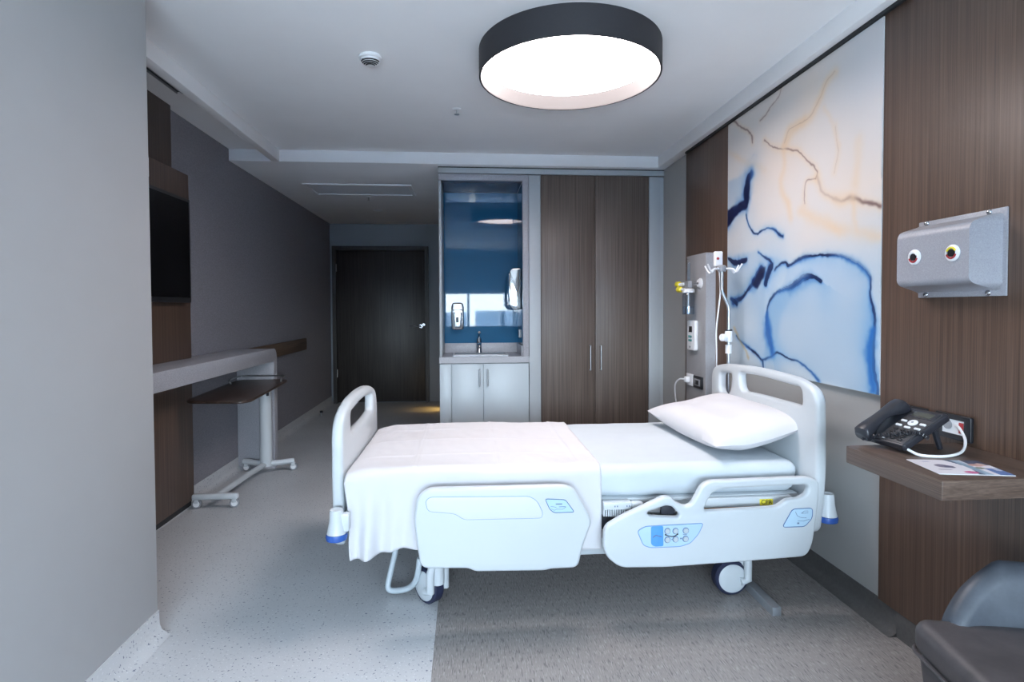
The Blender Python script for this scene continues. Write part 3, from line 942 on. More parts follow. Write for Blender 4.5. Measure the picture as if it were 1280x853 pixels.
# corner bumpers: white cone, blue roller
def bumper(x, y, s):
    o = link('bumper', lathe(B(), [(0.016, 0.10), (0.024, 0.104), (0.026, 0.095), (0.028, 0.06), (0.036, 0.02), (0.038, 0.012), (0, 0.012)], (x, y, 0.365), seg=24), 'bed_plastic', bed)
    link('bumper_roller', lathe(B(), [(0.030, 0.013), (0.039, 0.010), (0.042, 0.0), (0.040, -0.012), (0.028, -0.018), (0, -0.018)], (x, y, 0.365), seg=24), 'bumper_blue', o)
    link('bumper_arm', box(B(), min(x, x - s * 0.05), max(x, x - s * 0.05), y - 0.016, y + 0.016, 0.385, 0.455, 0.006), 'bed_plastic', o)


bumper(1.508, 2.215, 1)
bumper(-0.508, 2.215, -1)
bumper(1.508, 3.14, 1)
bumper(-0.572, 3.14, -1)

# frame under the mattress
fm = B()
box(fm, -0.49, 1.43, 2.285, 2.325, 0.385, 0.435, 0.004)
box(fm, -0.49, 1.43, 3.10, 3.14, 0.385, 0.435, 0.004)
for x in (-0.46, 0.1, 0.62, 1.15, 1.38):
    box(fm, x, x + 0.04, 2.325, 3.10, 0.385, 0.425)
link('frame', fm, 'bed_plastic', bed)
link('platform', box(B(), -0.48, 1.415, 2.275, 3.15, 0.437, 0.455, 0.004), 'bed_plastic', bed)
sb = link('side_beam', box(B(), 0.955, 1.37, 2.245, 2.272, 0.412, 0.452, 0.004), 'bed_plastic', bed)
lp = link('label_plate', plate(B(), [rnd([(1.228, 0.411 + 0.006), (1.286, 0.411 + 0.006), (1.286, 0.443), (1.228, 0.443)], 0.004)], 0.002, 0.0004, onrail(2.2445)), 'yellow', sb)
text('lettering', 'CPR', 0.027, (1.257, 2.2418, 0.430), (PI / 2, 0, 0), 'black_plastic', sb, 0.0003)
link('orange_cable', tube(B(), [(0.99, 2.262, 0.400), (1.15, 2.262, 0.402), (1.28, 2.262, 0.405)], 0.006, 8), 'orange', bed)
mb = link('siderail_mount', box(B(), 0.555, 0.672, 2.225, 2.272, 0.425, 0.455, 0.004), 'bed_plastic', bed)
link('mount_cap', box(B(), 0.674, 0.725, 2.228, 2.268, 0.420, 0.452, 0.012, 3), 'bed_plastic', bed)
cb = B()
for k in range(12):
    x = 0.556 + k * 0.0095
    box(cb, x, x + 0.0055, 2.232, 2.27, 0.398 - 0.0008 * k, 0.425)
o = link('bellows', cb, 'bed_plastic', bed)
link('mount_back', box(B(), 0.55, 0.75, 2.272, 2.28, 0.33, 0.43), 'rubber', bed)
for x in (0.60, 0.61, 0.65, 0.66):
    link('mount_mark', box(B(), x, x + 0.004, 2.2235, 2.2255, 0.437, 0.443), 'label_grey', bed)

# base, lifting columns, casters
bf = B()
box(bf, -0.20, 1.20, 2.40, 2.46, 0.165, 0.215, 0.006)
box(bf, -0.20, 1.20, 2.98, 3.04, 0.165, 0.215, 0.006)
box(bf, -0.20, -0.14, 2.46, 2.98, 0.165, 0.215, 0.006)
box(bf, 1.14, 1.20, 2.46, 2.98, 0.165, 0.215, 0.006)
link('base_frame', bf, 'bed_plastic', bed)
for x in (0.05, 0.90):
    link('lift_column', box(B(), x, x + 0.12, 2.65, 2.77, 0.19, 0.40, 0.01), 'steel', bed)
    link('lift_arm', box(B(), x - 0.03, x + 0.15, 2.42, 3.02, 0.205, 0.235, 0.006), 'bed_plastic', bed)


def caster(x, y, ang):
    """double wheel caster: dark tyre, white hub, white fork"""
    R_, hw = 0.0755, 0.026
    ax = (math.sin(ang), -math.cos(ang), 0)
    fx, fy = math.cos(ang), math.sin(ang)
    px, py = x + fx * 0.062, y + fy * 0.062
    post = B()
    lathe(post, [(0.027, 0.10), (0.028, 0.235), (0, 0.235)], (px, py, 0), seg=20)
    o = link('caster', post, 'bed_plastic', bed, origin=(px, py, 0))
    tb = lathe(B(), [(R_ - 0.016, -hw), (R_ - 0.006, -hw), (R_, -hw + 0.007), (R_, hw - 0.007), (R_ - 0.006, hw), (R_ - 0.016, hw)], (x, y, R_), ax, 40)
    link('tyre', tb, 'rubber_navy', o)
    hb_ = lathe(B(), [(0, -hw - 0.008), (R_ - 0.030, -hw - 0.008), (R_ - 0.014, -hw - 0.002), (R_ - 0.014, hw + 0.002), (R_ - 0.030, hw + 0.008), (0, hw + 0.008)], (x, y, R_), ax, 36)
    link('hub', hb_, 'bed_plastic', o)
    a = Vector(ax)
    for s in (1, -1):
        q = a * (s * (hw + 0.013))
        link('fork', tube(B(), [Vector((px, py, 0.20)) + q * 0.5, Vector((px, py, 0.15)) + q, Vector((px, py, 0.075)) + q, Vector((x + fx * 0.03, y + fy * 0.03, R_ - 0.008)) + q], 0.017, 12, False), 'bed_plastic', o)
    return o


caster(1.145, 2.338, 0.0)
caster(-0.165, 2.385, -0.85)
caster(1.145, 3.06, 0.3)
caster(-0.155, 3.06, 0.6)
link('hose', tube(B(), [(-0.20, 2.36, 0.20), (-0.215, 2.37, 0.11), (-0.25, 2.40, 0.055), (-0.315, 2.43, 0.03), (-0.345, 2.44, 0.042), (-0.335, 2.46, 0.10), (-0.315, 2.50, 0.20), (-0.30, 2.52, 0.385)], 0.0125, 12), 'tube_grey', bed)

# floor bar
t = thing('floor_bar', 'grey square metal bar on the floor behind the head caster', 'bar', (1.247, 2.6, 0))
link('bar', box(B(), 1.228, 1.266, 2.14, 3.10, 0.0, 0.036, 0.002), 'aluminium', t)

# mattress under a fitted sheet
MT = 0.592


def super_box(bm, x0, x1, y0, y1, z0, z1, r, nx=60, wr_=0.0):
    """closed rounded slab with wrinkled sides"""
    box(bm, x0, x1, y0, y1, z0, z1, r, 5)
    bmesh.ops.subdivide_edges(bm, edges=[e for e in bm.edges if e.calc_length() > 0.2], cuts=40, use_grid_fill=True)
    for v in bm.verts:
        c = v.co
        n = mnoise.noise(Vector((c.x * 9, c.y * 9, c.z * 16))) + 0.6 * mnoise.noise(Vector((c.x * 22 + c.z * 16, c.y * 18, c.z * 7)))
        side = 1.0 if c.z < z1 - 0.03 else 0.25
        if c.y < y0 + 0.05:
            c.y -= wr_ * n * side
        if c.z > z1 - 0.05:
            c.z += wr_ * n * 0.25
        if c.x > x1 - 0.05:
            c.x += wr_ * n * side * 0.5
    return bm


ms = super_box(B(), -0.485, 1.418, 2.268, 3.165, 0.457, MT, 0.045, wr_=0.009)
tag(link('mattress', ms, 'linen_pale'), 'thick bed mattress in a pale fitted sheet on the hospital bed', 'mattress')

# flat sheet over the foot half
SXL, SXR = -0.487, 0.553


def sheet_pt(s, q):
    """s along the bed, q across (0 far hem, 1 near hem)"""
    x = SXL + (SXR - SXL) * s
    far, near, rr = 3.176, 2.255, 0.045
    top = MT + 0.009
    left = max(0.0, 1 - s / 0.30)
    hem = 0.253 + 0.034 * math.exp(-((s - 0.24) / 0.10) ** 2) - 0.012 * math.exp(-((s - 0.02) / 0.06) ** 2)
    l1, l2, l3 = 0.22, (far - near) - 2 * rr, top - rr - hem
    arc = rr * PI / 2
    d = q * (l1 + arc + l2 + arc + l3)
    out = 0.0
    if d < l1:
        y, z = far, top - rr - l1 + d
    elif d < l1 + arc:
        a = (d - l1) / rr
        y, z = far - rr + rr * math.cos(a), top - rr + rr * math.sin(a)
    elif d < l1 + arc + l2:
        y, z = far - rr - (d - l1 - arc), top
    elif d < l1 + 2 * arc + l2:
        a = (d - l1 - arc - l2) / rr
        y, z = near + rr - rr * math.sin(a), top - rr + rr * math.cos(a)
    else:
        k = d - l1 - 2 * arc - l2
        y, z = near, top - rr - k
        out = k / l3
    flat = 1.0 if z > top - 0.03 else 0.0
    # folds of the loose drop at the foot end
    f = left ** 0.7
    y -= out * f * (0.026 * math.sin(x * 62 + 0.6 + 0.9 * out) + 0.014 * math.sin(x * 31 + 2.0)) - 0.010 * out * f
    y -= out * (1 - f) * 0.003 * math.sin(x * 24)
    x += out * f * (0.030 * (1 - s / 0.3) + 0.012 * math.sin(z * 14 + 1.0))
    # creases of the ironed folds on the top, sag towards the footboard
    yy = y
    cr = sum(0.0035 * math.exp(-((x - c) / 0.006) ** 2) for c in (-0.215, 0.125, 0.46))
    cr += sum(0.0030 * math.exp(-((yy - c) / 0.008) ** 2) for c in (2.47, 2.74, 2.98))
    z += flat * (cr + 0.006 * mnoise.noise(Vector((x * 5, y * 5, 1.3))) + 0.002 * mnoise.noise(Vector((x * 22, y * 14, 4.1))))
    z += flat * (0.010 * math.sin(min(1, max(0, (x + 0.5) / 0.9)) * PI) - 0.022 * max(0.0, (-0.36 - x) / 0.13) ** 2)
    return (x, y, z)


bm = grid(B(), 110, 150, sheet_pt)
bmesh.ops.recalc_face_normals(bm, faces=bm.faces[:])
o = link('bed_sheet', bm, 'linen')
md = o.modifiers.new('thickness', 'SOLIDIFY')
md.thickness = 0.0025
md.offset = 0
tag(o, 'white flat sheet draped over the foot half of the bed and down its side', 'bed sheet')

# pillow
bm = B()
NU, NV = 44, 60


def pil(u, v, s):
    a, b2 = 2 * u - 1, 2 * v - 1
    e = max(0.0, (1 - abs(a) ** 2.6)) * max(0.0, (1 - abs(b2) ** 3.0))
    hgt = 0.100 * e ** 0.50
    px = a * (0.215 - 0.018 * (1 - b2 * b2) * abs(a) ** 3 + 0.0)
    py = b2 * (0.395 - 0.022 * (1 - a * a) * abs(b2) ** 3)
    n = mnoise.noise(Vector((a * 2.2, b2 * 2.4, s * 3.0)))
    z = s * hgt * (1.0 if s > 0 else 0.55) + 0.008 * n * e
    # the head side leans up on the board
    z += 0.055 * max(0, a + 0.35) ** 1.5 + 0.020 * b2 * b2 * (0.4 + 0.6 * (b2 > 0))
    return Vector((1.252 + px + 0.02 * b2 * -1, 2.685 + py, MT + 0.058 + z))


for s in (1, -1):
    grid(bm, NU, NV, lambda u, v: pil(u, v, s))
bmesh.ops.remove_doubles(bm, verts=bm.verts[:], dist=0.0004)
bmesh.ops.recalc_face_normals(bm, faces=bm.faces[:])
pw = link('pillow', bm, 'linen')
tag(pw, 'plump white pillow leaning on the headboard', 'pillow')

# drip pole in the bed head
t = thing('drip_pole', 'steel drip pole with a bent top and four hooks behind the headboard', 'drip pole', (1.513, 3.12, 0.46))
link('pole', tube(B(), [(1.513, 3.12, 0.46), (1.513, 3.12, 1.235), (1.509, 3.12, 1.262), (1.475, 3.12, 1.335), (1.470, 3.12, 1.36), (1.470, 3.12, 1.49)], 0.0095, 12, False), 'steel', t)
link('sleeve', cyl(B(), (1.513, 3.12, 0.46), (1.513, 3.12, 0.74), 0.013), 'steel', t)
link('clamp', lathe(B(), [(0.019, -0.03), (0.021, -0.02), (0.021, 0.03), (0.016, 0.036)], (1.513, 3.12, 1.082), seg=20), 'white_plastic', t)
link('clamp_knob', lathe(B(), [(0.010, 0), (0.010, 0.02), (0.021, 0.024), (0.021, 0.05), (0.015, 0.055)], (1.513, 3.12, 1.078), (-1, -0.3, 0), 18), 'white_plastic', t)
link('clamp_ring', cyl(B(), (1.513, 3.12, 1.116), (1.513, 3.12, 1.124), 0.020), 'rubber', t)
link('collar', cyl(B(), (1.513, 3.12, 0.985), (1.513, 3.12, 1.035), 0.018), 'white_plastic', t)
link('hook_hub', lathe(B(), [(0.020, -0.018), (0.026, -0.01), (0.026, 0.012), (0.016, 0.02), (0, 0.02)], (1.470, 3.12, 1.475), seg=20), 'grey_plastic', t)
for dx, dy in ((-1, -0.45), (1, 0.2), (-0.55, 1), (0.65, -0.7)):
    k = 0.115 / math.hypot(dx, dy)
    dx, dy = dx * k, dy * k
    link('hook', tube(B(), [(1.470 + dx * q, 3.12 + dy * q, 1.475 + z) for q, z in ((0.15, 0), (0.55, -0.004), (0.72, -0.022), (0.95, 0.012), (1.0, 0.022))], 0.0048, 8), 'white_plastic', t)

# nurse call handset hung at the top of the pole, cord hanging down
t = thing('call_handset', 'white nurse call handset with a red mark hung on top of the drip pole', 'handset', (1.464, 3.17, 1.5))
link('case', box(B(), 1.440, 1.490, 3.145, 3.172, 1.490, 1.578, 0.008, 3), 'white_plastic', t)
link('red_button', lathe(B(), [(0.008, 0), (0.008, 0.003), (0, 0.004)], (1.458, 3.145, 1.535), (0, -1, 0), 14), 'red', t)
link('cord', tube(B(), [(1.470, 3.158, 1.492), (1.476, 3.156, 1.42), (1.478, 3.156, 1.33), (1.468, 3.16, 1.22), (1.460, 3.165, 1.12), (1.464, 3.17, 1.0), (1.472, 3.185, 0.90), (1.482, 3.20, 0.72)], 0.0045, 8), 'white_plastic', t)

# grey service column on the rear wood panel
CXF = 1.546
t = thing('service_column', 'grey upright medical supply panel on the rear wood panel', 'service panel', (1.58, 3.66, 0.5))
sc_ = B()
box(sc_, CXF, XP, 3.512, 3.822, 0.50, 1.608, 0.003)
link('housing', sc_, 'panel_grey', t)
link('lit_side', box(B(), CXF + 0.004, XP, 3.508, 3.512, 0.50, 1.606), 'panel_grey_lit', t, None).__setitem__('label', 'side of the panel in a paler, lit tone')
go = link('gas_outlet', lathe(B(), [(0.034, 0), (0.034, 0.006), (0.026, 0.012), (0.026, 0.018), (0.014, 0.020), (0, 0.020)], (CXF, 3.585, 1.412), (-1, 0, 0), 28), 'white_plastic', t)
link('outlet_hole', cyl(B(), (CXF - 0.0195, 3.585, 1.412), (CXF - 0.0215, 3.585, 1.412), 0.008), 'black_plastic', go)
link('screw', cyl(B(), (CXF, 3.80, 1.59), (CXF - 0.004, 3.80, 1.59), 0.006), 'steel', t)

t = thing('flow_meter', 'oxygen flow meter with yellow knobs and clear humidifier bottle on the grey column', 'flow meter', (1.50, 3.68, 1.2))
link('bottle', lathe(B(), [(0.0, 0), (0.038, 0), (0.040, 0.01), (0.040, 0.13), (0.030, 0.15), (0.0, 0.15)], (1.493, 3.66, 1.205), seg=28), 'clear', t)
link('water', lathe(B(), [(0.0, 0), (0.036, 0), (0.036, 0.05), (0.0, 0.05)], (1.493, 3.66, 1.209), seg=24), 'clear', t)
link('dip_tube', cyl(B(), (1.493, 3.66, 1.22), (1.493, 3.66, 1.36), 0.004), 'white_plastic', t)
link('bottle_cap', lathe(B(), [(0.041, 0), (0.041, 0.022), (0.030, 0.028), (0, 0.028)], (1.493, 3.66, 1.352), seg=28), 'white_plastic', t)
link('body', box(B(), 1.478, 1.508, 3.63, 3.70, 1.385, 1.43, 0.006), 'grey_plastic', t)
link('gauge_tube', lathe(B(), [(0.010, 0), (0.010, 0.115), (0.006, 0.125), (0, 0.125)], (1.49, 3.645, 1.43), seg=16), 'clear', t)
link('connector', cyl(B(), (1.505, 3.66, 1.408), (1.530, 3.59, 1.411), 0.007), 'steel', t)
link('side_arm', cyl(B(), (1.485, 3.70, 1.41), (1.47, 3.76, 1.41), 0.012), 'white_plastic', t)
for z, y, x in ((1.412, 3.775, 1.468), (1.375, 3.735, 1.462)):
    link('knob', lathe(B(), [(0.012, -0.02), (0.019, -0.014), (0.020, 0.014), (0.014, 0.022), (0, 0.022)], (x, y, z), (-0.4, 1, 0), 16), 'yellow', t)
link('outlet_nozzle', cyl(B(), (1.478, 3.69, 1.375), (1.465, 3.73, 1.375), 0.010), 'white_plastic', t)

t = thing('bedside_handset', 'white remote handset with small screen and green keys on the grey column', 'remote control', (CXF - 0.012, 3.68, 0.96))
link('case', plate(B(), [rnd([(3.617, 0.962), (3.745, 0.962), (3.745, 1.165), (3.617, 1.165)], 0.016)], 0.026, 0.006, lambda u, v, w_: (CXF - 0.014 - w_, u, v)), 'white_plastic', t)
link('display', box(B(), CXF - 0.029, CXF - 0.026, 3.66, 3.71, 1.085, 1.125), 'screen', t)
for j, z in enumerate((1.055, 1.030)):
    for k, y in enumerate((3.705, 3.675)):
        link('key', box(B(), CXF - 0.031, CXF - 0.026, y - 0.010, y + 0.010, z - 0.007, z + 0.007, 0.002), 'green_teal', t)
link('jack', cyl(B(), (CXF - 0.026, 3.69, 0.985), (CXF - 0.032, 3.69, 0.985), 0.007), 'grey_plastic', t)

t = thing('wall_socket', 'white socket with a plugged-in white cable low on the grey column', 'socket', (CXF - 0.008, 3.74, 0.715))
link('plate', box(B(), CXF - 0.010, CXF - 0.0005, 3.69, 3.80, 0.715, 0.795, 0.003), 'white_plastic', t)
link('plug', box(B(), CXF - 0.040, CXF - 0.010, 3.73, 3.775, 0.735, 0.775, 0.008), 'white_plastic', t)
link('cable', tube(B(), [(CXF - 0.038, 3.755, 0.757), (CXF - 0.058, 3.80, 0.752), (CXF - 0.064, 3.86, 0.71), (CXF - 0.05, 3.90, 0.63), (CXF - 0.03, 3.905, 0.50), (CXF - 0.02, 3.90, 0.30)], 0.0055, 8), 'white_plastic', t)
t = thing('wall_socket', 'black double socket low on the grey column beside the white one', 'socket', (CXF - 0.006, 3.60, 0.71))
link('plate', box(B(), CXF - 0.012, CXF - 0.0005, 3.538, 3.678, 0.712, 0.793, 0.004), 'black_plastic', t)
link('insert', box(B(), CXF - 0.015, CXF - 0.010, 3.562, 3.652, 0.730, 0.775, 0.002), 'grey_plastic', t)
link('insert_cover', box(B(), CXF - 0.017, CXF - 0.014, 3.58, 3.634, 0.738, 0.767, 0.001), 'black_plastic', t)

# ================================================================== art print
ART_Y0, ART_Y1, ART_Z0, ART_Z1 = 2.058, 3.342, 0.905, SOF - 0.016


def srgb(c):
    c = np.asarray(c, float) / 255.0
    return np.where(c <= 0.04045, c / 12.92, ((c + 0.055) / 1.055) ** 2.4)


def poly_mask(pts, Y_, Z_):
    inside = np.zeros(Y_.shape, bool)
    n = len(pts)
    for i in range(n):
        (x1_, y1_), (x2_, y2_) = pts[i], pts[(i + 1) % n]
        if y1_ == y2_:
            continue
        cond = ((y1_ > Z_) != (y2_ > Z_)) & (Y_ < (x2_ - x1_) * (Z_ - y1_) / (y2_ - y1_) + x1_)
        inside ^= cond
    return inside


def seg_dist(pts, Y_, Z_, side=False):
    p = [(v.x, v.y) for v in spline([(a, b2, 0) for a, b2 in pts], 6)]
    best = np.full(Y_.shape, 9.0)
    tt = np.zeros(Y_.shape)
    sg = np.zeros(Y_.shape)
    for i in range(len(p) - 1):
        ax_, ay_ = p[i]
        dx, dy = p[i + 1][0] - ax_, p[i + 1][1] - ay_
        l2 = dx * dx + dy * dy + 1e-12
        k = np.clip(((Y_ - ax_) * dx + (Z_ - ay_) * dy) / l2, 0, 1)
        d = np.hypot(Y_ - ax_ - k * dx, Z_ - ay_ - k * dy)
        m_ = d < best
        best = np.where(m_, d, best)
        tt = np.where(m_, (i + k) / (len(p) - 1), tt)
        sg = np.where(m_, np.sign(dx * (Z_ - ay_) - dy * (Y_ - ax_)), sg)
    return (best, tt, sg) if side else (best, tt)


def vnoise(Y_, Z_, f, seed):
    rg = np.random.RandomState(seed)
    g = rg.rand(64, 64)
    a, b2 = (Y_ * f) % 63, (Z_ * f) % 63
    i, j = a.astype(int), b2.astype(int)
    u, v = a - i, b2 - j
    u, v = u * u * (3 - 2 * u), v * v * (3 - 2 * v)
    return (g[i, j] * (1 - u) * (1 - v) + g[i + 1, j] * u * (1 - v) + g[i, j + 1] * (1 - u) * v + g[i + 1, j + 1] * u * v) * 2 - 1


def blur(m_, n):
    m_ = m_.astype(float)
    for _ in range(n):
        m_ = (m_ + np.roll(m_, 1, 0) + np.roll(m_, -1, 0)) / 3
        m_ = (m_ + np.roll(m_, 1, 1) + np.roll(m_, -1, 1)) / 3
    return m_


NY, NZ = 300, 360
yy_, zz_ = np.meshgrid(np.linspace(ART_Y0, ART_Y1, NY + 1), np.linspace(ART_Z0, ART_Z1, NZ + 1), indexing='ij')
wob = 0.006
Yw = yy_ + wob * 1.5 * vnoise(yy_, zz_, 13, 1) + 0.5 * wob * vnoise(yy_, zz_, 55, 2)
Zw = zz_ + wob * 1.5 * vnoise(yy_, zz_, 13, 3) + 0.5 * wob * vnoise(yy_, zz_, 55, 4)
img = np.zeros(yy_.shape + (3,))


def over(img, c, a):
    a = np.clip(a, 0, 1)[..., None]
    return img * (1 - a) + np.asarray(c, float) * a


tz = np.clip((zz_ + 0.10 * vnoise(yy_, zz_, 3.2, 5) - 1.42) / 0.35, 0, 1)
img[:] = np.array((206, 222, 236))
img = over(img, (232, 228, 226), tz)
img = over(img, (240, 226, 214), 0.55 * tz * np.clip(vnoise(yy_, zz_, 4.0, 6) + 0.3, 0, 1))
img = over(img, (208, 216, 228), 0.6 * np.clip((zz_ - 1.75) / 0.4, 0, 1) * np.clip((2.5 - yy_) / 0.3, 0, 1))
arch = [(2.911, 0.987), (2.889, 1.13), (2.881, 1.218), (2.843, 1.297), (2.75, 1.354), (2.678, 1.466), (2.479, 1.48), (2.274, 1.464), (2.144, 1.397), (2.112, 1.355), (2.095, 1.212), (2.088, 1.16), (2.096, 1.081), (2.072, 0.902), (2.422, 0.908), (2.548, 0.978), (2.76, 1.013)]
band_ = [(3.345, 1.558), (2.981, 1.562), (2.722, 1.486), (2.909, 1.342), (2.904, 0.987), (3.16, 1.043), (3.345, 1.114)]
tl_ = [(3.345, 2.02), (3.133, 2.021), (3.058, 1.994), (3.112, 1.857), (3.345, 1.779)]
am = blur(poly_mask(arch, Yw, Zw), 3)
img = over(img, (180, 205, 228), am * (0.75 + 0.3 * vnoise(yy_, zz_, 6, 7)))
img = over(img, (216, 228, 242), am * np.clip((zz_ - 1.25) / 0.2, 0, 1) * 0.6)
img = over(img, (176, 203, 228), 0.7 * blur(poly_mask(band_, Yw, Zw), 6) * (0.6 + 0.5 * vnoise(yy_, zz_, 7, 8)))
img = over(img, (120, 172, 222), 0.75 * blur(poly_mask(tl_, Yw, Zw), 5) * (0.6 + 0.5 * vnoise(yy_, zz_, 7, 9)))
GOLD, GDK = (240, 214, 182), (104, 74, 74)
gold = {
    'g1': [(2.92, 2.146), (2.822, 2.092), (2.701, 2.037), (2.589, 1.986), (2.511, 1.926), (2.46, 1.868), (2.472, 1.841)],
    'g2': [(2.472, 1.841), (2.535, 1.84), (2.56, 1.784), (2.559, 1.737)],
    'g3': [(2.46, 1.846), (2.411, 1.769), (2.321, 1.722), (2.216, 1.697), (2.121, 1.669), (2.032, 1.63)],
    'g4': [(2.745, 2.061), (2.729, 1.95), (2.757, 1.873), (2.697, 1.762), (2.667, 1.692)],
    'g5': [(2.585, 1.71), (2.433, 1.64), (2.214, 1.558), (2.03, 1.527)],
    'g6': [(2.565, 2.142), (2.659, 2.109), (2.73, 2.065)],
    'g7': [(2.337, 2.037), (2.313, 1.932), (2.344, 1.84)],
    'g8': [(2.191, 1.937), (2.207, 1.753)],
    'g9': [(2.226, 1.703), (2.194, 1.562)],
    'g10': [(3.34, 2.201), (3.096, 2.078), (2.918, 1.996)],
    'g11': [(3.282, 2.374), (3.202, 2.315), (3.107, 2.266), (3.052, 2.218), (3.043, 2.171)],
    'g12': [(2.34, 2.275), (2.405, 2.246), (2.462, 2.189), (2.533, 2.133), (2.677, 2.134), (2.732, 2.08)],
    'g13': [(2.765, 2.364), (2.809, 2.315), (2.967, 2.278)],
    'g14': [(2.415, 2.151), (2.369, 2.065), (2.304, 1.955)],
}
GW = dict(g1=(0.020, 0.5, 0.004, 0.65), g2=(0.018, 0.5, 0.004, 0.5), g3=(0.022, 0.6, 0.009, 0.75), g4=(0.020, 0.55, 0, 0), g5=(0.026, 0.65, 0, 0),
          g6=(0.022, 0.6, 0, 0), g7=(0.016, 0.35, 0.003, 0.15), g8=(0.024, 0.4, 0, 0), g9=(0.014, 0.5, 0, 0), g10=(0.020, 0.35, 0, 0),
          g11=(0.016, 0.4, 0.006, 0.7), g12=(0.022, 0.7, 0.003, 0.2), g13=(0.015, 0.3, 0.004, 0.5), g14=(0.012, 0.3, 0, 0))
for k, pts in gold.items():
    d, tt = seg_dist(pts, Yw, Zw)
    a, b2, c, e = GW[k]
    img = over(img, GOLD, 1.25 * b2 * np.exp(-(d / (a * 1.15)) ** 2) * (0.7 + 0.4 * vnoise(yy_, zz_, 9, 17)))
    if c:
        sh = np.ones_like(tt)
        if k == 'g3':
            sh = np.clip((tt - 0.35) / 0.4, 0.25, 1)
        img = over(img, GDK, e * sh * np.exp(-(d / (c * (0.6 + 0.6 * (vnoise(yy_, zz_, 14, 11) + 1) / 2))) ** 2))
NAVY, BLUE, SKY_ = (14, 26, 72), (38, 110, 196), (120, 178, 230)
strokes = [
    ([(2.839, 1.028), (2.873, 1.131), (2.881, 1.218), (2.843, 1.297), (2.75, 1.337), (2.648, 1.358), (2.567, 1.389), (2.49, 1.393), (2.429, 1.371)], 0.034, 0.015, 0.9),
    ([(2.813, 1.451), (2.722, 1.482), (2.678, 1.466), (2.582, 1.482), (2.479, 1.483), (2.384, 1.483), (2.274, 1.468), (2.192, 1.438), (2.134, 1.393), (2.112, 1.355), (2.105, 1.29), (2.091, 1.212), (2.088, 1.16), (2.096, 1.081), (2.088, 1.004), (2.072, 0.909)], 0.022, 0.0065, 0.85),
    ([(3.335, 1.789), (3.23, 1.831), (3.131, 1.838), (3.116, 1.877), (3.102, 1.967), (3.058, 2.003)], 0.055, 0.030, 1.0),
    ([(3.111, 1.782), (3.073, 1.701), (2.999, 1.655), (2.913, 1.67), (2.848, 1.669), (2.739, 1.62)], 0.012, 0.004, 0.7),
    ([(3.265, 1.281), (3.163, 1.312), (3.068, 1.357), (3.003, 1.409), (2.951, 1.448)], 0.030, 0.012, 0.95),
    ([(3.01, 1.395), (2.951, 1.448)], 0.040, 0.030, 1.0),
    ([(2.899, 1.368), (2.877, 1.429), (2.845, 1.479)], 0.034, 0.020, 0.95),
    ([(3.332, 1.554), (3.226, 1.515), (3.108, 1.518)], 0.022, 0.012, 0.9),
    ([(2.98, 1.553), (2.845, 1.496)], 0.010, 0.004, 0.6),
    ([(3.221, 1.088), (3.102, 1.027), (2.973, 0.981), (2.921, 0.968), (2.839, 1.001), (2.76, 1.013), (2.671, 0.999), (2.548, 0.978), (2.471, 0.94), (2.429, 0.907)], 0.014, 0.0055, 0.9),
    ([(2.921, 0.968), (2.913, 0.92)], 0.010, 0.005, 0.8),
    ([(3.286, 1.305), (3.223, 1.274)], 0.020, 0.010, 0.9),
    ([(2.88, 1.22), (2.86, 1.10), (2.83, 1.02)], 0.045, 0.0, 0.0),
    ([(2.10, 1.15), (2.115, 1.05), (2.10, 0.92)], 0.030, 0.0, 0.0),
]
img = over(img, (150, 190, 226), 0.55 * blur(poly_mask([(2.90, 1.0), (2.88, 1.22), (2.84, 1.30), (2.66, 1.36), (2.50, 1.395), (2.43, 1.37), (2.60, 1.33), (2.74, 1.22), (2.79, 1.05), (2.80, 0.98)], Yw, Zw), 14))
for n_, (pts, w1, w2, e) in enumerate(strokes):
    d, tt, sg = seg_dist(pts, Yw, Zw, True)
    ink = 1 if n_ in (0, 1) else 0                                   # these two bleed to their inner side only
    inner = np.where(sg > 0, 1.0, 0.25) if ink else np.ones_like(d)
    vr = 0.45 + 0.9 * (vnoise(yy_, zz_, 9, 13) + 1) / 2
    vr2 = 0.75 + 0.5 * (vnoise(yy_, zz_, 30, 19) + 1) / 2
    img = over(img, SKY_, (0.50 + 0.3 * vnoise(yy_, zz_, 8, 15)) * inner * np.exp(-d / (w1 * (2.2 if ink else 1.2))))
    img = over(img, BLUE, 0.85 * np.where(inner < 1, 0.5, 1.0) * np.exp(-(d / (w1 * vr * vr2 * 0.75)) ** 2))
    if w2:
        along = np.clip(0.75 + 0.9 * vnoise(yy_, zz_, 7, 29), 0.15, 1.0)
        img = over(img, NAVY, e * along * np.exp(-(d / (w2 * vr * vr2 * (0.55 + 0.45 * along))) ** 6))
        img = over(img, NAVY, 0.8 * np.exp(-(np.abs(d - w2 * 0.9 * vr) / 0.0022) ** 2) * along)
for pl_ in ([(3.345, 1.845), (3.24, 1.865), (3.14, 1.87), (3.112, 1.845), (3.20, 1.805), (3.28, 1.772), (3.345, 1.745)],
            [(3.03, 1.385), (2.96, 1.455), (2.905, 1.468), (2.915, 1.41), (2.98, 1.36)]):
    mk = blur(poly_mask(pl_, Yw, Zw), 2) * np.clip(0.85 + 0.5 * vnoise(yy_, zz_, 16, 23), 0, 1)
    img = over(img, NAVY, mk)
for pts in ([(3.25, 1.13), (3.16, 1.05), (3.08, 0.96)],):
    d, tt = seg_dist(pts, Yw, Zw)
    img = img * np.array((0.93, 0.915, 0.90))
    img = over(img, (205, 170, 110), 0.55 * np.exp(-(d / 0.010) ** 2))


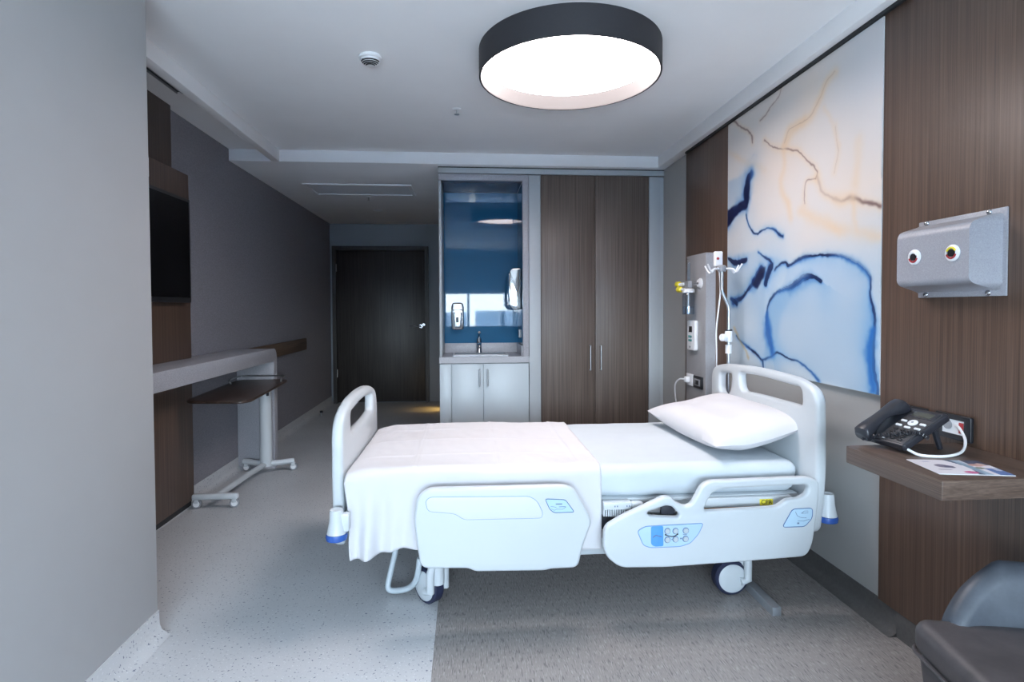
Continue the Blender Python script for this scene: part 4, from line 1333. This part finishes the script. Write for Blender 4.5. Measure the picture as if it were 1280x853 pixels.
def printed(name, cols, pos, m, parent):
    """grid mesh that carries its flat print as a colour attribute"""
    nu, nv = cols.shape[0] - 1, cols.shape[1] - 1
    me = bpy.data.meshes.new(name)
    idx = np.arange((nu + 1) * (nv + 1)).reshape(nu + 1, nv + 1)
    q = np.stack([idx[:-1, :-1], idx[1:, :-1], idx[1:, 1:], idx[:-1, 1:]], -1).reshape(-1, 4)
    org = np.array(wloc(parent))
    me.from_pydata((pos.reshape(-1, 3) - org).tolist(), [], q.tolist())
    at = me.color_attributes.new('print', 'FLOAT_COLOR', 'POINT')
    lin = np.concatenate([srgb(cols.reshape(-1, 3)), np.ones(((nu + 1) * (nv + 1), 1))], 1)
    at.data.foreach_set('color', lin.astype(np.float32).ravel())
    me.materials.append(M[m])
    o = bpy.data.objects.new(name, me)
    o.parent = parent
    COL.objects.link(o)
    return o


t = thing('wall_art', 'large abstract blue and gold ink print panel above the bed head', 'wall art', (XP, 2.7, ART_Z0))
link('board', box(B(), XP, R - 0.0005, ART_Y0, ART_Y1, ART_Z0, ART_Z1), 'white_plastic', t)
printed('printed_face', img, np.stack([np.full(yy_.shape, XP - 0.0015), yy_, zz_], -1), 'print', t)

# ================================================================== right-hand wood panel things
t = thing('gas_panel', 'grey sheet-metal medical gas box with two round outlets on the wood panel', 'service panel', (1.57, 1.71, 1.283))
pr = rnd([(XP, 1.535), (XP - 0.012, 1.532), (1.528, 1.510), (1.517, 1.492), (1.517, 1.335), (1.530, 1.322), (XP - 0.012, 1.302), (XP, 1.298)], [0, 0.01, 0.02, 0.012, 0.012, 0.012, 0.01, 0], 4)
bm = B()
rows = []
for y, k in ((1.556, 0.0), (1.578, 1.0), (1.862, 1.0), (1.878, 0.55)):
    rows.append([bm.verts.new((XP - (XP - x) * (1 if k else 0.0) * (k if k else 0), y, 1.415 + (z - 1.415))) for x, z in pr])
for a, b2 in zip(rows, rows[1:]):
    n = len(a)
    for i in range(n):
        bm.faces.new((a[i], a[(i + 1) % n], b2[(i + 1) % n], b2[i]))
bm.faces.new(rows[0])
bm.faces.new(rows[-1])
bmesh.ops.recalc_face_normals(bm, faces=bm.faces[:])
link('cover', bm, 'metal_box', t)
link('back_plate', box(B(), XP - 0.006, XP, 1.545, 1.872, 1.282, 1.548, 0.002), 'metal_box', t)
for y, z in ((1.838, 1.5405), (1.603, 1.5405), (1.838, 1.292), (1.603, 1.292)):
    link('screw', lathe(B(), [(0.0095, 0), (0.009, 0.004), (0.005, 0.008), (0, 0.009)], (XP - 0.004, y, z), (-1, 0, 0), 16), 'chrome', t)
for k, y in enumerate((1.783, 1.634)):
    ou = link('gas_outlet', lathe(B(), [(0.026, 0), (0.026, 0.004), (0.023, 0.006), (0.016, 0.007), (0.016, 0.004)], (1.517, y, 1.418), (-1, 0, 0), 32), 'white_plastic', t)
    link('outlet_hole', cyl(B(), (1.517 - 0.0045, y, 1.418), (1.517 - 0.0085, y, 1.418), 0.0115, seg=24), 'black_plastic', ou)
    ar = B()
    tube(ar, [(1.5105, y + 0.0165 * math.cos(a), 1.418 + 0.0165 * math.sin(a)) for a in np.linspace(PI * 1.08, PI * 1.92, 14)], 0.0030, 6, False)
    link('red_arc', ar, 'red', ou)
    ar = B()
    tube(ar, [(1.5105, y + 0.0165 * math.cos(a), 1.418 + 0.0165 * math.sin(a)) for a in np.linspace(PI * 0.12, PI * 0.88, 14)], 0.0036, 6, False)
    link('colour_arc', ar, 'yellow' if k else 'white_plastic', ou)

SZ = 0.80
t = thing('wall_shelf', 'thick brown wood wall shelf under the sockets', 'shelf', (1.42, 1.54, 0.75))
sh_ = rnd([(1.222, 1.338), (XP - 0.0005, 1.338), (XP - 0.0005, 1.715), (1.222, 1.715)], [0.003, 0, 0, 0.02])
link('board', plate(B(), [sh_], 0.052, 0.0015, lambda u, v, w_: (u, v, SZ - 0.026 + w_)), 'wood_y', t)


def wall_plate(y0, y1, z0, z1, label):
    t = thing('wall_socket', label, 'socket', (XP - 0.006, (y0 + y1) / 2, z0), 'black wall sockets above the wood shelf')
    fr2 = rnd([(y0, z0), (y1, z0), (y1, z1), (y0, z1)], 0.006)
    i0, i1, j0, j1 = y0 + 0.026, y1 - 0.026, z0 + 0.018, z1 - 0.018
    link('frame', plate(B(), [fr2, [(i0, j0), (i0, j1), (i1, j1), (i1, j0)]], 0.012, 0.003, lambda u, v, w_: (XP - 0.0065 - w_, u, v)), 'black_plastic', t)
    return t, i0, i1, j0, j1


t, i0, i1, j0, j1 = wall_plate(1.822, 1.975, 0.812, 0.893, 'black-framed wall socket plate hidden partly behind the desk phone')
link('insert', box(B(), XP - 0.008, XP - 0.0005, i0, i1, j0, j1), 'phone_face', t)
link('insert_key', box(B(), XP - 0.010, XP - 0.007, i0 + 0.004, i0 + 0.045, j1 - 0.022, j1 - 0.006), 'white_plastic', t)
t, i0, i1, j0, j1 = wall_plate(1.648, 1.785, 0.812, 0.895, 'black-framed wall socket with phone cable plugged in right of the desk phone')
link('insert', box(B(), XP - 0.008, XP - 0.0005, i0, i1, j0, j1), 'white_plastic', t)
link('red_key', box(B(), XP - 0.010, XP - 0.0075, i0 + 0.004, i0 + 0.020, j0 + 0.006, j1 - 0.006), 'red', t)
link('round_jack', cyl(B(), (XP - 0.008, i1 - 0.022, j0 + 0.028), (XP - 0.012, i1 - 0.022, j0 + 0.028), 0.016), 'grey_plastic', t)

# desk phone
PHX, PHY = 1.308, 1.672
t = thing('desk_phone', 'black desk phone with corded handset on the wood shelf', 'phone', (PHX, PHY, SZ))
PT = Matrix.Translation((PHX, PHY, SZ)) @ Matrix.Rotation(math.radians(-83), 4, 'Z')   # local x = right, y = up the slope
TILT = math.radians(30)


def ph(u, v, w_):
    """u right, v up the sloping face, w out of it"""
    p = Vector((u, v * math.cos(TILT) - w_ * math.sin(TILT), 0.012 + v * math.sin(TILT) + w_ * math.cos(TILT)))
    return PT @ p


body = rnd([(-0.085, -0.085), (0.085, -0.085), (0.092, 0.10), (-0.085, 0.10)], 0.012)
link('body', plate(B(), [[(a, b2 + 0.095) for a, b2 in body]], 0.022, 0.005, lambda u, v, w_: ph(u, v, w_)), 'phone_plastic', t)
link('face_plate', plate(B(), [rnd([(-0.018, 0.018), (0.078, 0.018), (0.082, 0.188), (-0.018, 0.188)], 0.008)], 0.004, 0.0015, lambda u, v, w_: ph(u, v, 0.011 + w_)), 'phone_face', t)
link('display_bezel', plate(B(), [rnd([(-0.012, 0.145), (0.078, 0.145), (0.08, 0.182), (-0.012, 0.182)], 0.004)], 0.004, 0.001, lambda u, v, w_: ph(u, v, 0.0135 + w_)), 'phone_plastic', t)
link('display', plate(B(), [rnd([(0.0, 0.150), (0.066, 0.150), (0.067, 0.172), (0.0, 0.172)], 0.002)], 0.002, 0.0005, lambda u, v, w_: ph(u, v, 0.0155 + w_)), 'lcd', t)
link('navigation_ring', plate(B(), [rnd([(0.032 + 0.015 * math.cos(a), 0.118 + 0.014 * math.sin(a)) for a in np.linspace(0, 2 * PI, 25)[:-1]], 0)], 0.004, 0.0012, lambda u, v, w_: ph(u, v, 0.0145 + w_)), 'white_plastic', t)
link('navigation_centre', plate(B(), [[(0.032 + 0.004 * math.cos(a), 0.118 + 0.004 * math.sin(a)) for a in np.linspace(0, 2 * PI, 13)[:-1]]], 0.002, 0.0004, lambda u, v, w_: ph(u, v, 0.017 + w_)), 'grey_plastic', t)
for (u, v) in ((0.000, 0.120), (0.066, 0.118), (0.000, 0.096), (0.033, 0.092), (0.066, 0.094)):
    link('white_key', plate(B(), [rnd([(u - 0.010, v - 0.004), (u + 0.010, v - 0.004), (u + 0.010, v + 0.004), (u - 0.010, v + 0.004)], 0.003)], 0.004, 0.001, lambda a, b2, w_: ph(a, b2, 0.0145 + w_)), 'white_plastic', t)
for r_ in range(4):
    for c_ in range(3):
        u, v = 0.006 + c_ * 0.025, 0.076 - r_ * 0.015
        link('dial_key', plate(B(), [rnd([(u - 0.008, v - 0.0045), (u + 0.008, v - 0.0045), (u + 0.008, v + 0.0045), (u - 0.008, v + 0.0045)], 0.003)], 0.005, 0.0012, lambda a, b2, w_: ph(a, b2, 0.0145 + w_)), 'black_plastic', t)
link('emblem', plate(B(), [rnd([(-0.005, 0.022), (0.008, 0.022), (0.008, 0.026), (-0.005, 0.026)], 0.001)], 0.001, 0.0002, lambda a, b2, w_: ph(a, b2, 0.0137 + w_)), 'white_plastic', t)
# handset: arched bar with two deeper ends
hs = B()
nseg = 26
prev = None
for i in range(nseg + 1):
    q = i / nseg
    v = -0.005 + 0.190 * q
    lift = 0.022 + 0.012 * math.sin(q * PI) ** 0.8
    wid = 0.024 + 0.004 * math.cos(q * 2 * PI)
    thk = 0.012 + 0.014 * abs(math.cos(q * PI)) ** 2.5
    sc2 = 0.5 if i in (0, nseg) else 1.0
    rg_ = []
    for a in np.linspace(0, 2 * PI, 17)[:-1]:
        cx_ = math.copysign(abs(math.cos(a)) ** 0.6, math.cos(a)) * wid * (0.85 if sc2 < 1 else 1)
        cz_ = math.copysign(abs(math.sin(a)) ** 0.6, math.sin(a)) * thk * sc2
        rg_.append(hs.verts.new(ph(-0.052 + cx_, v, lift - 0.35 * (thk - 0.012) + cz_ + 0.004)))
    if prev:
        bridge(hs, prev, rg_)
    else:
        hs.faces.new(rg_)
    prev = rg_
hs.faces.new(prev)
bmesh.ops.recalc_face_normals(hs, faces=hs.faces[:])
link('handset', hs, 'phone_plastic', t)
# coiled cord from the handset foot across the face to the right edge
cc = B()
pth = spline([ph(-0.052, -0.004, 0.012), ph(-0.01, 0.012, 0.022), ph(0.04, 0.045, 0.024), ph(0.085, 0.075, 0.018), ph(0.102, 0.085, -0.005)], 40)
pts = []
for i, c in enumerate(pth):
    d = (pth[min(i + 1, len(pth) - 1)] - pth[max(i - 1, 0)]).normalized()
    u_, v_ = frame_of(d)
    a = i * 1.15
    pts.append(c + u_ * (0.0058 * math.cos(a)) + v_ * (0.0058 * math.sin(a)))
tube(cc, pts, 0.0019, 5, False)
link('coiled_cord', cc, 'phone_plastic', t)
for sx_ in (-0.06, 0.06):
    a = ph(sx_, 0.155, -0.012)
    b2 = Vector((a.x, a.y, SZ + 0.004)) + (PT.to_3x3() @ Vector((0, 0.028, 0)))
    link('stand_foot', cyl(B(), a, b2, 0.011, 0.008, 8), 'phone_plastic', t)
lc = B()
e_ = ph(0.080, 0.020, -0.006)
tube(lc, [e_, (e_.x + 0.02, e_.y - 0.03, SZ + 0.0045), (1.42, 1.545, SZ + 0.0045), (1.50, 1.575, SZ + 0.008), (1.555, 1.62, SZ + 0.03), (1.588, 1.675, SZ + 0.056), (XP - 0.012, 1.705, SZ + 0.060)], 0.0042, 8)
link('phone_cable', lc, 'white_plastic', t)

# leaflet
NB = 60
uu, vv = np.meshgrid(np.linspace(0, 1, NB + 1), np.linspace(0, 1, NB + 1), indexing='ij')
bro = np.zeros(uu.shape + (3,))
bro[:] = (226, 222, 228)


def blob(img_, c, u, v, ru, rv, a):
    return over(img_, c, a * (((uu - u) / ru) ** 2 + ((vv - v) / rv) ** 2 < 1))


bro = over(bro, (60, 84, 110), 0.9 * (np.abs(uu - 0.56 - 0.10 * np.sin(vv * 3)) < 0.05))
bro = over(bro, (150, 176, 196), 0.8 * ((uu > 0.60) & (uu < 0.72)))
bro = over(bro, (58, 66, 92), 0.85 * ((uu > 0.74) & (vv < 0.35)))
bro = over(bro, (78, 108, 168), 0.85 * ((uu > 0.80) & (vv > 0.55)))
for (u, v, ru, rv, c) in ((0.30, 0.45, 0.10, 0.12, (110, 102, 124)), (0.38, 0.50, 0.07, 0.09, (84, 84, 110)), (0.50, 0.86, 0.09, 0.08, (206, 84, 140)),
                          (0.80, 0.35, 0.09, 0.10, (196, 150, 140)), (0.90, 0.30, 0.06, 0.10, (214, 180, 168)), (0.76, 0.55, 0.06, 0.07, (110, 120, 96)),
                          (0.95, 0.62, 0.05, 0.12, (200, 206, 220)), (0.20, 0.15, 0.08, 0.02, (160, 160, 190)), (0.22, 0.70, 0.10, 0.03, (150, 146, 160))):
    bro = blob(bro, c, u, v, ru, rv, 0.85)
P0, P1, P2, P3 = (np.array(q) for q in ((1.288, 1.535), (1.478, 1.50), (1.449, 1.358), (1.264, 1.393)))
bp = (P0 * ((1 - uu) * (1 - vv))[..., None] + P1 * (uu * (1 - vv))[..., None] + P2 * (uu * vv)[..., None] + P3 * ((1 - uu) * vv)[..., None])
pos = np.concatenate([bp, np.full(uu.shape + (1,), SZ + 0.0022)], -1)
t = thing('leaflet', 'colourful printed leaflet lying on the front of the wood shelf', 'leaflet', (1.37, 1.45, SZ))
lb_ = B()
plate(lb_, [[tuple(P0), tuple(P3), tuple(P2), tuple(P1)]], 0.0016, 0.0002, lambda u, v, w_: (u, v, SZ + 0.0010 + w_))
link('sheet', lb_, 'white_plastic', t)
printed('printed_face', bro, pos, 'paper', t)

# ================================================================== armchair
CHX, CHY, CHA = 1.305, 1.045, math.radians(-14)
t = thing('tub_chair', 'dark grey leather tub chair at the wall below the shelf', 'armchair', (CHX, CHY, 0))
CM = Matrix.Translation((CHX, CHY, 0)) @ Matrix.Rotation(CHA, 4, 'Z')


def ch(x, y, z):
    return CM @ Vector((x, y, z))


seat_out = rnd([(-0.215, -0.26), (0.20, -0.26), (0.225, 0.20), (0.20, 0.235), (-0.21, 0.25), (-0.235, 0.22)], [0.09, 0.09, 0.05, 0.05, 0.06, 0.06], 7)
link('seat_cushion', plate(B(), [seat_out], 0.085, 0.030, lambda u, v, w_: ch(u, v, 0.412 + w_ - 0.012 * (w_ > 0) * max(0, 1 - (u / 0.23) ** 2 - (v / 0.25) ** 2) * -1), 4), 'leather_seat', t)
pp = B()
tube(pp, [ch(u * 1.005, v * 1.005, 0.378) for u, v in seat_out + [seat_out[0]]], 0.005, 6, False)
link('piping', pp, 'leather_seat', t)
bd = B()
rows = []
for z, k in ((0.17, 0.80), (0.20, 0.86), (0.30, 0.94), (0.36, 0.965), (0.372, 0.93)):
    rows.append([bd.verts.new(ch(u * k, v * k, z)) for u, v in seat_out])
for a, b2 in zip(rows, rows[1:]):
    bridge(bd, a, b2)
bd.faces.new(rows[0])
bd.faces.new(rows[-1])
bmesh.ops.recalc_face_normals(bd, faces=bd.faces[:])
link('seat_base', bd, 'leather_seat', t)
path = spline([(-0.150, 0.222, 0), (-0.06, 0.24, 0), (0.05, 0.238, 0), (0.14, 0.205, 0), (0.195, 0.12, 0), (0.215, 0.0, 0), (0.21, -0.14, 0)], 8)
bk = B()
prev = None
npt = len(path)
for i, c in enumerate(path):
    q = i / (npt - 1)
    d = (path[min(i + 1, npt - 1)] - path[max(i - 1, 0)]).normalized()
    nrm = Vector((-d.y, d.x, 0))                                    # outwards, away from the seat
    rise = min(1.0, q / 0.24)
    top = 0.455 + 0.138 * (rise ** 0.85) - 0.05 * max(0, (q - 0.65) / 0.35)
    th = 0.030
    row = []
    for o_, z in ((-th, 0.40), (-th, top - 0.035), (-th * 0.8, top - 0.012), (-th * 0.3, top), (th * 0.3, top), (th * 0.8, top - 0.012), (th, top - 0.035), (th, 0.30), (-th, 0.30)):
        e2 = 0.22 * max(0.0, z - 0.42)
        pnt = c + nrm * (o_ + e2)
        row.append(bk.verts.new(ch(pnt.x, pnt.y, z)))
    if prev:
        bridge(bk, prev, row)
    else:
        bk.faces.new(row)
    prev = row
bk.faces.new(prev)
bmesh.ops.recalc_face_normals(bk, faces=bk.faces[:])
link('backrest', bk, 'leather', t)
for x, y in ((-0.15, -0.17), (0.15, -0.17), (-0.15, 0.16), (0.15, 0.16)):
    link('leg', cyl(B(), ch(x * 1.1, y * 1.1, 0), ch(x, y, 0.18), 0.011, 0.016, 12), 'rubber', t)
